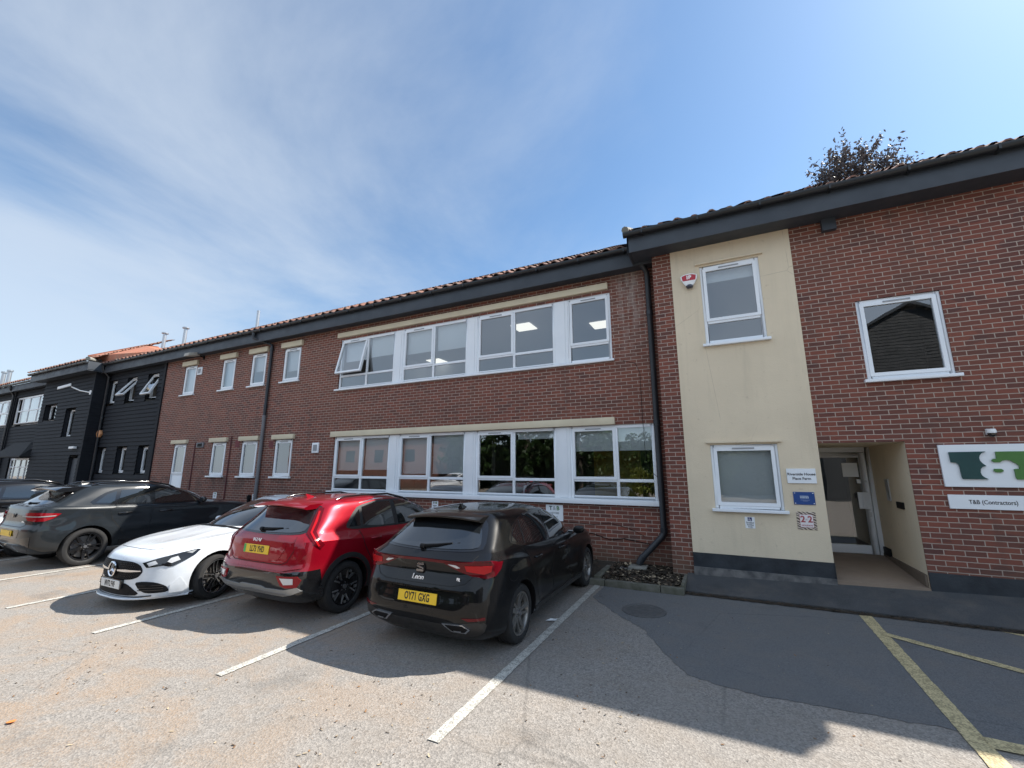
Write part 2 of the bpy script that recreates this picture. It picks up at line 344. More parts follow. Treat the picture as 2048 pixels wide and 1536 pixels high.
M['wline']=paint('worn white road paint',(.56,.535,.475)); M['yline']=paint('worn yellow road paint',(.60,.49,.27))
M['soil']=noisy('dark soil and mulch',(.022,.017,.012),(.055,.042,.028),9,.95,.9,60)
M['chip']=noisy('bark chips',(.10,.065,.04),(.03,.02,.014),30,.9)
M['chip2']=mat('pale wood chip',(.38,.30,.20),.9)
M['kerb']=noisy('mossy concrete kerb',(.17,.16,.135),(.075,.075,.05),6,.9,.4,60)
def sheet(name,poly,z,m,jit=0,kind='structure',parent=None):
    P=[]
    n=len(poly)
    for i in range(n):
        a=Vector(poly[i]);b=Vector(poly[(i+1)%n]); L=(b-a).length; k=max(1,int(L/.06)) if jit else 1
        nrm=Vector((-(b-a).y,(b-a).x)).normalized()
        for q in range(k):
            p=a.lerp(b,q/k)+(nrm*random.uniform(-jit,jit) if jit and q else Vector((0,0))); P.append((p.x,p.y,z))
    mb=MB(); mb.face(P); me=mb.mesh(name,m)
    if jit:
        bm=bmesh.new(); bm.from_mesh(me); bmesh.ops.triangulate(bm,faces=bm.faces); bm.to_mesh(me); bm.free()
    o=link(name,me,parent); tag(o,kind=kind); return o
sheet('ground',[(-160,-160),(160,-160),(160,160),(-160,160)],0,M['asphalt'])
sheet('tarmac_patch',[(-2.0,7.7),(-2.0,6.9),(-1.55,6.35),(-1.06,5.87),(-.75,5.25),(-.5,4.85),(-.2,4.76),(.18,4.72),(.74,4.76),(1.37,4.80),(1.75,4.62),(7,4.4),(7,7.84),(-.8,7.8),(-.8,7.62)],.004,M['asphalt_new'],.02)
def line(p,q,wd,m,name='bay_line',z=.008):
    p=Vector(p);q=Vector(q); d=(q-p).normalized(); n=Vector((-d.y,d.x))*wd/2
    return sheet(name,[p+n,p-n,q-n,q+n],z,m,.004)
line((-2.12,7.62),(-2.085,2.93),.10,M['wline'])
line((-4.60,7.6),(-4.55,2.84),.095,M['wline']); line((-7.05,7.6),(-7.03,2.81),.095,M['wline']); line((-9.36,7.6),(-9.36,2.70),.095,M['wline'])
line((-11.8,7.6),(-11.75,2.7),.095,M['wline']); line((-14.2,7.6),(-14.2,2.7),.095,M['wline']); line((-16.6,7.6),(-16.6,2.7),.095,M['wline'])
Y=M['yline']
line((1.53,7.84),(1.47,4.05),.135,Y,'yellow_line'); line((1.56,6.98),(3.6,5.55),.12,Y,'yellow_line',.0115); line((2.85,8.0-.2),(4.4,6.75),.12,Y,'yellow_line',.008); line((1.535,4.69),(4.5,4.62),.15,Y,'yellow_line',.0115)
# tarmac apron rising to the entrance, gutter of debris, planting bed
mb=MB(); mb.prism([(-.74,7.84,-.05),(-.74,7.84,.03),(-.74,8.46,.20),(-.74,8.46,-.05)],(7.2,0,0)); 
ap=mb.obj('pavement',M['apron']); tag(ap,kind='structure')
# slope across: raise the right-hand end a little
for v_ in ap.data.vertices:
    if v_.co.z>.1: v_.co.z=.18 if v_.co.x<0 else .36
sheet('gutter_channel',[(-.78,7.70),(7,7.74),(7,7.85),(-.78,7.84)],.010,M['soil'],.018)
mb=MB(); mb.face([(-20,7.7,.085),(-.8,7.7,.085),(-.8,8.9,.15),(-20,8.9,.15)]); tag(mb.obj('planting_bed_soil',M['soil']),kind='structure')
mb=MB(); 
x=-20
while x<-.8:
    x2=min(x+.9,-.74); mb.box(x+.006,x2-.004,7.60+random.uniform(-.006,.006),7.71,-.05,.105+random.uniform(-.006,.006)); x=x2
mb.box(-2.21,-2.10,7.715,8.88,0,.135); mb.box(-.795,-.742,7.715,8.43,0,.15)
kb=mb.obj('kerb',M['kerb']); bevel(kb,.012,2); tag(kb,kind='structure')
def chips(name,n,x0,x1,y0,y1,zf,m,size,kind='stuff',dens=None):
    mb=MB()
    for i in range(n):
        x=random.uniform(x0,x1); y=random.uniform(y0,y1)
        if dens and random.random()>dens(x,y): continue
        z=zf(x,y); s=size*random.uniform(.4,1.3); a=random.uniform(0,PI); t=random.uniform(-.5,.5); l=s*random.uniform(1,2.6)
        u=Vector((math.cos(a),math.sin(a),t*.6))*l/2; q=Vector((-math.sin(a),math.cos(a),random.uniform(-.4,.4)))*s/2; c=Vector((x,y,z+abs(u.z)+.003))
        mb.face([c-u-q,c+u-q*.6,c+u+q*.7,c-u+q],random.randrange(len(m)))
    return tag(mb.obj(name,m),kind=kind)
chips('bark_mulch',5200,-2.08,-.81,7.73,8.88,lambda x,y:.087+(y-7.7)*.054,[M['soil'],M['chip'],M['soil'],M['soil'],M['chip'],M['soil'],M['chip2'],M['soil']] ,.035)
chips('leaf_litter',900,-8,-2.3,7.73,8.88,lambda x,y:.087+(y-7.7)*.054,[M['chip'],M['soil'],M['chip']],.04)
chips('gutter_debris',1500,-.75,4.2,7.70,7.86,lambda x,y:.013,[M['chip'],M['soil']],.016)
M['leaf_dry']=noisy('dry fallen leaf',(.26,.14,.06),(.16,.085,.04),8,.9)
chips('fallen_blossom',5200,-9,1.0,1.0,7.0,lambda x,y:.002,[M['leaf_dry'],M['chip2'],M['chip']],.011,dens=lambda x,y: .9 if (math.sin(x*1.7+y*2.3)+math.sin(x*.9-y*3.1+1)+math.sin(x*3.3+y*.7+2)>.7 and x<-.8) else .10)
def stray(x,y,m,label,s=.05,name='fallen_leaf'):
    mb=MB(); n=9
    for sgn in (0,1):
        pts=[]
    prof=[(0,0),(.25,.5),(.6,.55),(.85,.3),(1,0),(.85,-.3),(.6,-.5),(.25,-.45)]
    mb.prism([(x+s*(a-.5)*1.6,y+s*b,.004+.012*a) for a,b in prof],(0,0,.002))
    o=mb.obj(name,m); tag(o,label,'leaf'); return o
stray(-5.20,1.66,mat('orange leaf',(.75,.22,.05),.8),'small orange leaf lying alone on the sunlit asphalt',.05)
# scrap of litter beside the dark hatchback
mb=MB(); mb.grid([[(-2.28+.05*i+.004*j,5.62+.04*j,.006+.018*((i*j)%2)+.008*i) for i in range(4)] for j in range(3)]); tag(mb.obj('paper_scrap',M['white']),'crumpled white paper scrap on the ground beside the black hatchback','litter')
# manhole cover
mb=MB(); c=(-1.19,6.6,0); mb.lathe([(.30,.0),(.30,.012),(.265,.013),(.262,.008),(.25,.008),(.0,.009)],c,'z',40)
for i in range(-4,5):
    l=math.sqrt(max(0,.24**2-(i*.05)**2)); mb.box(c[0]-l,c[0]+l,c[1]+i*.05-.008,c[1]+i*.05+.008,.008,.0125)
tag(mb.obj('manhole_cover',noisy('cast iron',(.075,.075,.077),(.11,.105,.10),14,.75),smooth=30),'round cast iron manhole cover set in the tarmac in front of the planting bed','manhole cover')
# ------------------------------------------------------------------ building helpers
DZ=.11
def wall_panel(mb,x0,x1,z0,z1,y,holes,depth=.12,mi=0,mr=None):
    mr=mi if mr is None else mr
    xs=sorted({x0,x1,*[h[0] for h in holes],*[h[1] for h in holes]}); zs=sorted({z0,z1,*[h[2] for h in holes],*[h[3] for h in holes]})
    for a,b in zip(xs,xs[1:]):
        for c,d in zip(zs,zs[1:]):
            cx,cz=(a+b)/2,(c+d)/2
            if any(h[0]<cx<h[1] and h[2]<cz<h[3] for h in holes): continue
            mb.face([(a,y,c),(b,y,c),(b,y,d),(a,y,d)],mi)
    for a,b,c,d in holes:
        e=y+depth
        mb.face([(a,y,c),(a,y,d),(a,e,d),(a,e,c)],mr); mb.face([(b,y,d),(b,y,c),(b,e,c),(b,e,d)],mr)
        mb.face([(a,y,d),(b,y,d),(b,e,d),(a,e,d)],mr); mb.face([(b,y,c),(a,y,c),(a,e,c),(b,e,c)],mr)
def window(parent,x0,x1,z0,z1,y,mulls=(),trans=None,sash=(),openx=None,panel=None,fw=.062,sill=True,vents=True,glass='glass',label=None,sillw=.05):
    """white framed window; y = outer wall plane, frame sits 25 mm back"""
    f=MB(); g=MB(); ya,yb=y+.025,y+.095
    f.box(x0,x0+fw,ya,yb,z0,z1); f.box(x1-fw,x1,ya,yb,z0,z1); f.box(x0+fw,x1-fw,ya,yb,z1-fw,z1); f.box(x0+fw,x1-fw,ya,yb,z0,z0+fw)
    xs=[x0+fw]+[v for m_ in mulls for v in (m_-.03,m_+.03)]+[x1-fw]
    for m_ in mulls: f.box(m_-.03,m_+.03,ya+.001,yb,z0+fw,z1-fw)
    cells=[]
    for i in range(0,len(xs),2):
        a,b=xs[i],xs[i+1]
        if trans:
            f.box(a,b,ya+.002,yb,trans-.03,trans+.03); cells+=[(a,b,z0+fw,trans-.03,i//2,0),(a,b,trans+.03,z1-fw,i//2,1)]
        else: cells.append((a,b,z0+fw,z1-fw,i//2,1))
    fr=None; sashes=[]
    for a,b,c,d,i,top in cells:
        if top and i in sash:
            sw=.042; S=MB(); 
            S.box(a-.012,a+sw,ya-.014,yb-.02,c-.012,d+.012); S.box(b-sw,b+.012,ya-.014,yb-.02,c-.012,d+.012); S.box(a+sw,b-sw,ya-.014,yb-.02,d-sw,d+.012); S.box(a+sw,b-sw,ya-.014,yb-.02,c-.012,c+sw)
            if vents: S.box((a+b)/2-.17,(a+b)/2+.17,ya-.026,ya-.014,d-.012,d+.010,1)
            G=MB(); G.face([(a+sw,ya+.02,c+sw),(b-sw,ya+.02,c+sw),(b-sw,ya+.02,d-sw),(a+sw,ya+.02,d-sw)])
            sashes.append((S,G,openx.get(i) if openx else None,(a+b)/2,d))
        elif panel and (i,top) in panel: f.box(a,b,ya+.015,yb-.02,c,d)
        else: g.face([(a,ya+.03,c),(b,ya+.03,c),(b,ya+.03,d),(a,ya+.03,d)])
    # thin drainage / bead shadow line
    fr=f.obj('window',M['upvc'],parent,True); bevel(fr,.006,2)
    if label: fr['label']=label
    for S,G,op,mx,top in sashes:
        if op:
            Mx=Matrix.Translation((mx,ya,top))@Matrix.Rotation(op,4,'X')@Matrix.Translation((-mx,-ya,-top))
            S.v=[Mx@Vector(v) for v in S.v]; G.v=[Mx@Vector(v) for v in G.v]
        s=S.obj('opening_sash',[M['upvc'],M['vent']],fr); G2=g if not op else None
        if op: G.obj('pane',M[glass],fr); s['label']='sash tilted open outwards'
        else:
            n=len(g.v); g.v+=G.v; g.f+=[tuple(i+n for i in q) for q in G.f]; g.m+=G.m
    if g.v: g.obj('pane',M[glass],fr)
    if sill:
        s=MB(); s.box(x0-sillw,x1+sillw,y-.075,y+.03,z0-.052,z0-.004); so_=s.obj('sill',M['upvc'],fr); bevel(so_,.006,2)
    return fr
M['vent']=mat('trickle vent grey',(.30,.31,.33),.5)
def boxpart(parent,name,b,m,bev=0,world=True,smooth=None):
    mb=MB(); mb.box(*b); o=mb.obj(name,m,parent,world)
    if bev: bevel(o,bev,2)
    return o
def tubepart(parent,name,pts,r,m,collars=(),n=14,cm=None):
    mb=MB(); mb.tube(pts,r,n)
    for (p,q) in collars: mb.tube([p,q],r*1.16,n,0)
    return mb.obj(name,m,parent,True,smooth=40)
def pantiles(mb,x0,x1,y0,z0,length,pitch,pw=.30,rl=.34,mi=0,sub=6):
    """corrugated clay pantiles climbing +y from the eave"""
    n=int((x1-x0)/pw); rows=[]; c,s=math.cos(pitch),math.sin(pitch)
    k=int(length/rl)
    for r in range(k):
        for (d,lift) in ((r*rl,.055),((r+1)*rl+.02,.012)):
            row=[]
            for i in range(n*sub+1):
                u=i/sub; ph=(u%1); h=.045*max(0,math.sin(ph*2*PI))**.8-.022*max(0,-math.sin(ph*2*PI))
                h+=lift+.010*math.sin(r*12.9+int(u)*78.2)
                row.append((x0+u*pw,y0+d*c-h*s,z0+d*s+h*c))
            rows.append(row)
    for r in range(k):
        mb.grid([rows[2*r],rows[2*r+1]],mi)
    # closed front noses
    base=[(p[0],p[1]+.0,p[2]-.03) for p in rows[0]]; mb.grid([base,rows[0]],mi)
# ------------------------------------------------------------------ brick office wing (middle)
W=8.90; P=8.45
def dz(*a): return [v+DZ for v in a]
BB=empty('brick_office_building',(-10.5,W,0),0,'long two-storey red brick office wing with white ribbon windows and cream lintels','building')
up=[(-18.65,-17.83),(-16.19,-15.40),(-14.50,-13.68),(-12.80,-11.97)]; lo=[(-16.19,-15.35),(-14.50,-13.65),(-12.80,-11.95)]
holes=[(a,b,4.60+DZ,5.75+DZ) for a,b in up]+[(a,b,1.58+DZ,2.74+DZ) for a,b in lo]+[(-18.62,-17.78,.2,2.73+DZ)]
holes+=[(-10.20,-1.97,4.12+DZ,5.68+DZ),(-10.16,-1.21,1.18+DZ,2.74+DZ)]
mb=MB(); wall_panel(mb,-20.0,-.5,-.2,6.22,W,holes,.11); mb.obj('wall',M['brick'],BB,True)
# structure behind (keeps light out), slab between floors
mb=MB(); mb.box(-20.0,-.55,14.2,14.3,-.2,6.3); mb.box(-20.0,-.6,9.02,14.2,3.25,3.45); mb.box(-20.0,-.6,9.02,14.2,6.12,6.2); mb.box(-20.05,-20.0,9.02,14.2,-.2,6.1); mb.box(-.55,-.5,9.02,14.2,-.2,6.1); mb.box(-20,-.6,9.02,14.2,.0,.05)
mb.obj('inner_structure',M['inwall2'],BB,True)
def room(parent,x0,x1,y0,y1,z0,z1,m,floor=None):
    mb=MB(); 
    mb.face([(x0,y1,z0),(x1,y1,z0),(x1,y1,z1),(x0,y1,z1)]); mb.face([(x0,y0,z0),(x0,y1,z0),(x0,y1,z1),(x0,y0,z1)]); mb.face([(x1,y0,z0),(x1,y0,z1),(x1,y1,z1),(x1,y1,z0)])
    mb.face([(x0,y0,z1),(x0,y1,z1),(x1,y1,z1),(x1,y0,z1)]); mb.face([(x0,y0,z0),(x1,y0,z0),(x1,y1,z0),(x0,y1,z0)],1)
    return mb.obj('office_room',[m,floor or M['incarpet']],parent,True)
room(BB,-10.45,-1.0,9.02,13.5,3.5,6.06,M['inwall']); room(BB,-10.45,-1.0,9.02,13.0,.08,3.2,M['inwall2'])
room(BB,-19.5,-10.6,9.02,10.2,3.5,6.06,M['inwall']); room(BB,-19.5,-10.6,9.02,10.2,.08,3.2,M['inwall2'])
for (x,y) in ((-4.97,10.9),(-2.84,11.7),(-9.7,13.1)):
    mb=MB(); mb.box(x-.3,x+.3,y-.3,y+.3,6.035,6.05); mb.obj('ceiling_light',M['panel_light'],BB,True)
boxpart(BB,'yellow_partition',(-3.1,-1.9,11.2,11.3,.1,3.15),M['yellowwall'])
boxpart(BB,'partition',(-5.3,-5.2,9.6,13,.1,3.15),M['inwall2'])
# ribbon windows: bays between white posts
zb,zt,tr=dz(4.16,5.67,4.55)
op={0:R(-13)}
for i,(a,b,mu,sa) in enumerate(((-10.18,-8.06,(-9.11,),(0,)),(-7.78,-5.66,(-6.73,),(0,)),(-5.38,-3.28,(-4.34,),(0,)),(-2.96,-1.975,(),(0,)))):
    window(BB,a,b,zb,zt,W,mu,tr,sa,op if i==0 else None,sill=False)
for a,b in ((-8.06,-7.78),(-5.66,-5.38),(-3.28,-2.96)):
    boxpart(BB,'mullion_post',(a+.002,b-.002,W+.02,W+.09,zb,zt),M['upvc']); boxpart(BB,'mullion_cover',(a+.07,b-.07,W+.008,W+.02,zb+.02,zt-.02),M['upvc'])
boxpart(BB,'window_sill',(-10.27,-1.93,W-.07,W+.09,zb-.05,zb-.003),M['upvc'],.006)
zb2,zt2,tr2=dz(1.23,2.735,1.605)
for i,(a,b,mu,sa) in enumerate(((-10.15,-8.06,(-9.08,),(0,)),(-7.76,-5.66,(-6.75,),(0,)),(-5.37,-3.30,(-4.35,),(0,)),(-2.98,-1.215,(-1.98,),(0,)))):
    window(BB,a,b,zb2,zt2,W,mu,tr2,sa,None,sill=False)
for a,b in ((-8.06,-7.76),(-5.66,-5.37),(-3.30,-2.98)):
    boxpart(BB,'mullion_post',(a+.002,b-.002,W+.02,W+.09,zb2,zt2),M['upvc']); boxpart(BB,'mullion_cover',(a+.07,b-.07,W+.008,W+.02,zb2+.02,zt2-.02),M['upvc'])
boxpart(BB,'window_sill',(-10.25,-1.17,W-.085,W+.09,zb2-.10,zb2-.003),M['upvc'],.008)
boxpart(BB,'lintel',(-10.30,-2.0,W-.07,W+.02,zt+.005+.08,zt+.145+.085),M['cream'],.008)
boxpart(BB,'lintel',(-10.27,-1.98,W-.07,W+.02,zt2+.012,zt2+.165),M['cream'],.008)
boxpart(BB,'head_board',(-10.18,-1.98,W+.012,W+.09,zt+.0,zt+.085),M['upvc'])
# blinds behind the panes
def blind(x0,x1,z0,z1,y=W+.16,p=BB):
    mb=MB(); mb.box(x0,x1,y,y+.004,z0,z1); mb.tube([(x0,y+.002,z0),(x1,y+.002,z0)],.013,8); mb.obj('blind',M['blind'],p,True)
for a,b,c in ((-10.1,-9.13,5.02),(-9.08,-8.1,5.06),(-7.72,-6.76,4.98),(-6.7,-5.7,4.96),(-2.9,-2.02,5.60),(-5.3,-4.37,5.62)): blind(a,b,c+DZ,zt)
for a,b,c in ((-10.1,-9.1,1.80),(-9.06,-8.1,1.82),(-7.7,-6.78,1.72),(-6.72,-5.7,1.72),(-4.3,-3.34,2.52),(-2.92,-2.0,2.22),(-1.96,-1.26,2.22)): blind(a,b,c+DZ,zt2)
# small windows on the left, each with a cream lintel
for a,b in up:
    window(BB,a,b,*dz(4.62,5.74),W,(),None,(0,)); boxpart(BB,'lintel',(a-.09,b+.08,W-.085,W+.02,5.755+DZ,5.925+DZ),M['cream'],.008)
for a,b in lo:
    window(BB,a,b,*dz(1.60,2.735),W,(),None,(0,)); boxpart(BB,'lintel',(a-.09,b+.08,W-.085,W+.02,2.75+DZ,2.895+DZ),M['cream'],.008)
for a,b,c in ((-18.6,-17.9,4.6),(-16.15,-15.45,4.6),(-14.45,-13.75,5.15),(-12.75,-12.0,5.0)): blind(a,b,c+DZ,5.8)
for a,b in ((-16.15,-15.4),(-14.45,-13.7)): 
    boxpart(BB,'blind',(a,b,W+.15,W+.155,1.6,2.8),M['frostblind'] if 'frostblind' in M else M['inwall2'])
# glazed side door with white lower panel
window(BB,-18.62,-17.78,.2,2.73+DZ,W,(),1.64+DZ,(0,),None,panel={(0,0)},sill=False,fw=.07,label='narrow white door with glazed upper half')
boxpart(BB,'blind',(-18.5,-17.9,W+.15,W+.155,1.8,2.8),M['inwall2'])
boxpart(BB,'lintel',(-18.72,-17.70,W-.085,W+.02,2.75+DZ,2.885+DZ),M['cream'],.008)
# eaves
boxpart(BB,'soffit',(-25.0,-.5,W-.30,W+.01,6.17,6.19),M['fascia'])
boxpart(BB,'fascia',(-25.0,-.98,W-.325,W-.30,6.14,6.56),M['fascia'],.004)
def gutter(parent,x0,x1,y,z,r=.065):
    mb=MB(); n=10
    prof=[(y+r*math.cos(PI+PI*k/n),z+r*math.sin(PI+PI*k/n)*1.05) for k in range(n+1)]
    prof=[(y-r,z+.012)]+prof+[(y+r,z+.012)]
    inn=[(yy+(.006 if yy<y else -.006),zz+.006) for yy,zz in prof]
    mb.grid([[(x0,a,b) for a,b in prof],[(x1,a,b) for a,b in prof]]); mb.grid([[(x1,a,b) for a,b in inn],[(x0,a,b) for a,b in inn]])
    for x in (x0,x1): mb.face([(x,a,b) for a,b in prof])
    x=x0+.8
    while x<x1: # joint straps
        mb.grid([[(x,y+(a-y)*1.12,z+(b-z)*1.12) for a,b in prof],[(x+.07,y+(a-y)*1.12,z+(b-z)*1.12) for a,b in prof]]); x+=2.0
    x=x0+.35
    while x<x1: mb.box(x,x+.03,y-r*1.1,y+r*.95,z-r*1.12,z-r*1.02); mb.box(x,x+.03,y-r*1.10,y-r*1.02,z-r*1.1,z+.016); x+=1.0
    return mb.obj('gutter',M['gutter'],parent,True,smooth=50)
gutter(BB,-24.9,-1.15,W-.392,6.52)
mb=MB(); pantiles(mb,-25.1,-.95,W-.36,6.56,4.9,R(29.0)); mb.obj('roof',M['tile'],BB,True,smooth=45)
mb=MB(); mb.face([(-25.1,W-.3,6.5),(-.95,W-.3,6.5),(-.95,13.0,8.95),(-25.1,13.0,8.95)]); mb.face([(-25.1,18,6.3),(-.95,18,6.3),(-.95,12.95,8.97),(-25.1,12.95,8.97)]); mb.obj('roof_underlay',M['black'],BB,True)
# downpipes
tubepart(BB,'downpipe',[(-13.93,W-.40,6.50),(-13.93,W-.38,6.28),(-13.38,W-.07,6.05),(-13.38,W-.065,5.9),(-13.38,W-.065,3.62)],.048,M['pipe'],[((-13.93,W-.40,6.47),(-13.93,W-.385,6.36)),((-13.38,W-.065,5.98),(-13.38,W-.065,5.85)),((-13.38,W-.065,4.0),(-13.38,W-.065,3.9))])
tubepart(BB,'downpipe',[(-13.38,W-.065,3.62),(-13.38,W-.065,.08)],.052,M['pipe_grey'],[((-13.38,W-.065,3.66),(-13.38,W-.065,3.5)),((-13.38,W-.065,2.6),(-13.38,W-.065,2.55)),((-13.38,W-.065,1.3),(-13.38,W-.065,1.25))])
tubepart(BB,'downpipe',[(-1.32,W-.40,6.50),(-1.32,W-.40,6.36),(-1.14,W-.12,6.05),(-1.14,W-.075,5.95),(-1.14,W-.075,.78),(-1.17,W-.09,.70),(-1.58,W-.18,.27),(-1.62,W-.2,.18)],.058,M['pipe'],[((-1.14,W-.075,5.2),(-1.14,W-.075,5.1)),((-1.14,W-.075,2.9),(-1.14,W-.075,2.8)),((-1.14,W-.075,.86),(-1.14,W-.075,.76)),((-1.53,W-.17,.33),(-1.60,W-.19,.22))])
for (x,z0,z1) in ((-17.2,.1,2.85),(-15.08,.1,3.05)): tubepart(BB,'thin_pipe',[(x,W-.02,z1),(x,W-.02,z0)],.016,mat('maroon painted pipe',(.10,.02,.025),.5),n=8)
# vents and grilles on the wall
def vent(x0,x1,z0,z1,m=M['upvc'],n=4,inner=M['vent']):
    mb=MB(); mb.box(x0,x1,W-.035,W+.005,z0,z1); o=mb.obj('vent',m,BB,True); bevel(o,.012,2)
    m2=MB(); a=(x1-x0)*.2; h=(z1-z0)
    m2.box(x0+a,x1-a,W-.037,W-.0355,z0+h*.2,z1-h*.2)
    for k in range(n): z=z0+h*(.24+.52*k/(n-1)); m2.box(x0+a,x1-a,W-.046,W-.038,z-.008,z+.008)
    m2.obj('louvre',inner,o)
vent(-17.74,-17.44,*dz(5.33,5.62)); vent(-11.04,-10.76,*dz(2.30,2.60)); vent(-17.1,-16.66,*dz(2.58,2.76),M['pipe_grey'],5,M['black'])
boxpart(BB,'painted_brick_patch',(-14.86,-14.62,W-.004,W+.01,*dz(2.55,2.78)),noisy('maroon paint',(.14,.035,.04),(.18,.05,.05),5,.8))
boxpart(BB,'painted_brick_patch',(-13.08,-12.86,W-.004,W+.01,*dz(2.5,2.70)),noisy('maroon paint b',(.13,.035,.04),(.17,.05,.05),5,.8))
# thin black cables stapled along the foot of the wall and down it
mb=MB(); mb.tube([(-3.2,W-.012,.62),(-2.55,W-.012,.66),(-2.2,W-.012,.56),(-1.9,W-.012,.60),(-1.35,W-.012,.52)],.007,6); mb.tube([(-3.2,W-.012,.86),(-2.5,W-.012,.83),(-2.2,W-.012,.88),(-1.8,W-.012,.80),(-1.5,W-.012,.66)],.004,6)
mb.tube([(-1.75,W-.01,4.2),(-1.5,W-.01,4.12),(-1.42,W-.01,3.9),(-1.42,W-.01,3.0),(-1.40,W-.012,2.0),(-1.12,W-.012,1.7)],.004,6); mb.obj('cable',M['black'],BB,True)
# rubble block under the outlet
mb=MB(); mb.box(-1.78,-1.45,W-.42,W-.12,.10,.17); mb.box(-1.92,-1.70,W-.5,W-.3,.09,.15,1); o=mb.obj('stone_block',[M['concrete'],M['plinth']]); bevel(o,.02,2); tag(o,'broken concrete block under the downpipe outlet in the planting bed','block')
# flues on the roof
for (x,zt_,r) in ((-17.06,8.42,.055),(-22.5,8.50,.075),(-24.33,8.50,.075)):
    mb=MB(); mb.tube([(x,10.5,7.3),(x,10.5,zt_)],r,14); mb.tube([(x,10.5,zt_),(x,10.5,zt_+.05)],r*(1.9 if x<-20 else 1.1),14); tag(mb.obj('roof_flue',M['flue'],smooth=40),{-17.06:'slim grey metal flue above the grey downpipe',-22.5:'nearer of the two capped metal flues beside the orange roof',-24.33:'farther of the two capped metal flues beside the orange roof'}[x],'flue','metal flues on the roofs')
# ------------------------------------------------------------------ entrance block (right)
EB=empty('brick_entrance_block',(1.6,P,0),0,'projecting red brick block with a cream rendered panel and recessed glass entrance','building')
XL,XR=-.98,4.42
h1=(-.12,.87,4.11+DZ,5.66+DZ); h2=(-.21,.82,1.17+DZ,2.26+DZ); h3=(2.16,3.21,3.23+DZ,4.56+DZ); pd=(1.38,2.475,.25,2.25+DZ)
mb=MB(); wall_panel(mb,XL,XR,-.2,6.24,P,[(-.63,1.375,-.3,6.3),(1.3751,2.475,-.3,2.25+DZ),h3],.11)
mb.face([(XL,P,-.2),(XL,P,6.24),(XL,W+.02,6.24),(XL,W+.02,-.2)]); mb.face([(XR,P,-.2),(XR,W+.3,-.2),(XR,W+.3,6.24),(XR,P,6.24)])
mb.obj('wall',M['brick'],EB,True)
mb=MB(); wall_panel(mb,-.63,1.38,.53,6.24,P-.018,[(h1),(h2)],.12)
mb.face([(1.38,P-.018,.53),(1.38,10.3,.53),(1.38,10.3,2.4),(1.38,P+.05,2.4),(1.38,P+.05,6.24),(1.38,P-.018,6.24)]); mb.face([(-.63,P-.018,.53),(-.63,P-.018,6.24),(-.63,P+.02,6.24),(-.63,P+.02,.53)]); mb.face([(-.63,P-.018,.53),(-.63,P+.02,.53),(1.38,P+.02,.53),(1.38,P-.018,.53)])
# porch lining
mb.face([(2.471,P-.002,.2),(2.471,P-.002,2.36),(2.471,10.35,2.36),(2.471,10.35,.2)]); mb.face([(1.38,P+.002,2.357),(2.472,P+.002,2.357),(2.472,10.35,2.357),(1.38,10.35,2.359)])
mb.obj('render_panel',M['render'],EB,True)
mb=MB(); mb.box(-.63,1.382,P-.03,P+.02,.30,.53); mb.obj('plinth',M['plinth'],EB,True)
mb=MB(); mb.box(-.63,1.386,P-.055,P+.02,-.1,.30); mb.face([(1.386,P-.055,-.1),(1.386,10.3,-.1),(1.386,10.3,.53),(1.386,P-.055,.53)]); mb.obj('plinth',noisy('worn grey plinth',(.07,.07,.072),(.20,.19,.18),7,.85,.5,24),EB,True)
mb=MB(); mb.box(2.478,XR,P-.014,P+.02,-.1,.50); mb.obj('plinth',M['plinth'],EB,True)
M['porchfloor']=noisy('tan porch paving',(.27,.20,.145),(.21,.155,.115),2,.8,.2,60)
mb=MB(); mb.prism([(1.39,P-.02,-.1),(1.39,P-.02,.285),(1.39,10.35,.42),(1.39,10.35,-.1)],(1.083,0,0)); mb.obj('porch_floor',M['porchfloor'],EB,True)
boxpart(EB,'skirting',(2.44,2.468,P+.02,10.27,.3,.46),noisy('brown skirting',(.13,.10,.075),(.16,.12,.09),4,.8))
boxpart(EB,'meter_box',(2.445,2.469,8.9,9.18,1.33,1.43),M['black']); boxpart(EB,'door_entry_panel',(2.45,2.469,9.45,9.6,1.42,1.78),M['steel']); 
boxpart(EB,'vent',(2.43,2.469,9.9,10.2,.45,.58),M['black'],.004)
# entrance door
M['alu']=noisy('white powder coated aluminium',(.74,.75,.76),(.70,.71,.73),2,.4)
dy=10.28
mb=MB(); mb.box(1.39,1.46,dy,dy+.08,.40,2.355); mb.box(2.40,2.474,dy,dy+.08,.40,2.355); mb.box(1.46,2.40,dy,dy+.08,2.26,2.355); dr=mb.obj('entrance_door',M['alu'],EB,True); bevel(dr,.004,1)
mb=MB(); mb.box(1.47,1.55,dy-.01,dy+.05,.42,2.25); mb.box(2.29,2.39,dy-.01,dy+.05,.42,2.25); mb.box(1.55,2.29,dy-.01,dy+.05,2.16,2.25); mb.box(1.55,2.29,dy-.01,dy+.05,.42,.57); o=mb.obj('door_leaf',M['alu'],dr); bevel(o,.004,1)
mb=MB(); mb.face([(1.55,dy+.02,.57),(2.29,dy+.02,.57),(2.29,dy+.02,2.16),(1.55,dy+.02,2.16)]); mb.obj('pane',M['glass'],dr)
mb=MB(); mb.box(2.19,2.36,dy-.03,dy-.011,1.22,1.52); mb.box(2.25,2.30,dy-.05,dy-.03,1.24,1.50); o=mb.obj('push_plate',M['alu'],dr); bevel(o,.006,2)
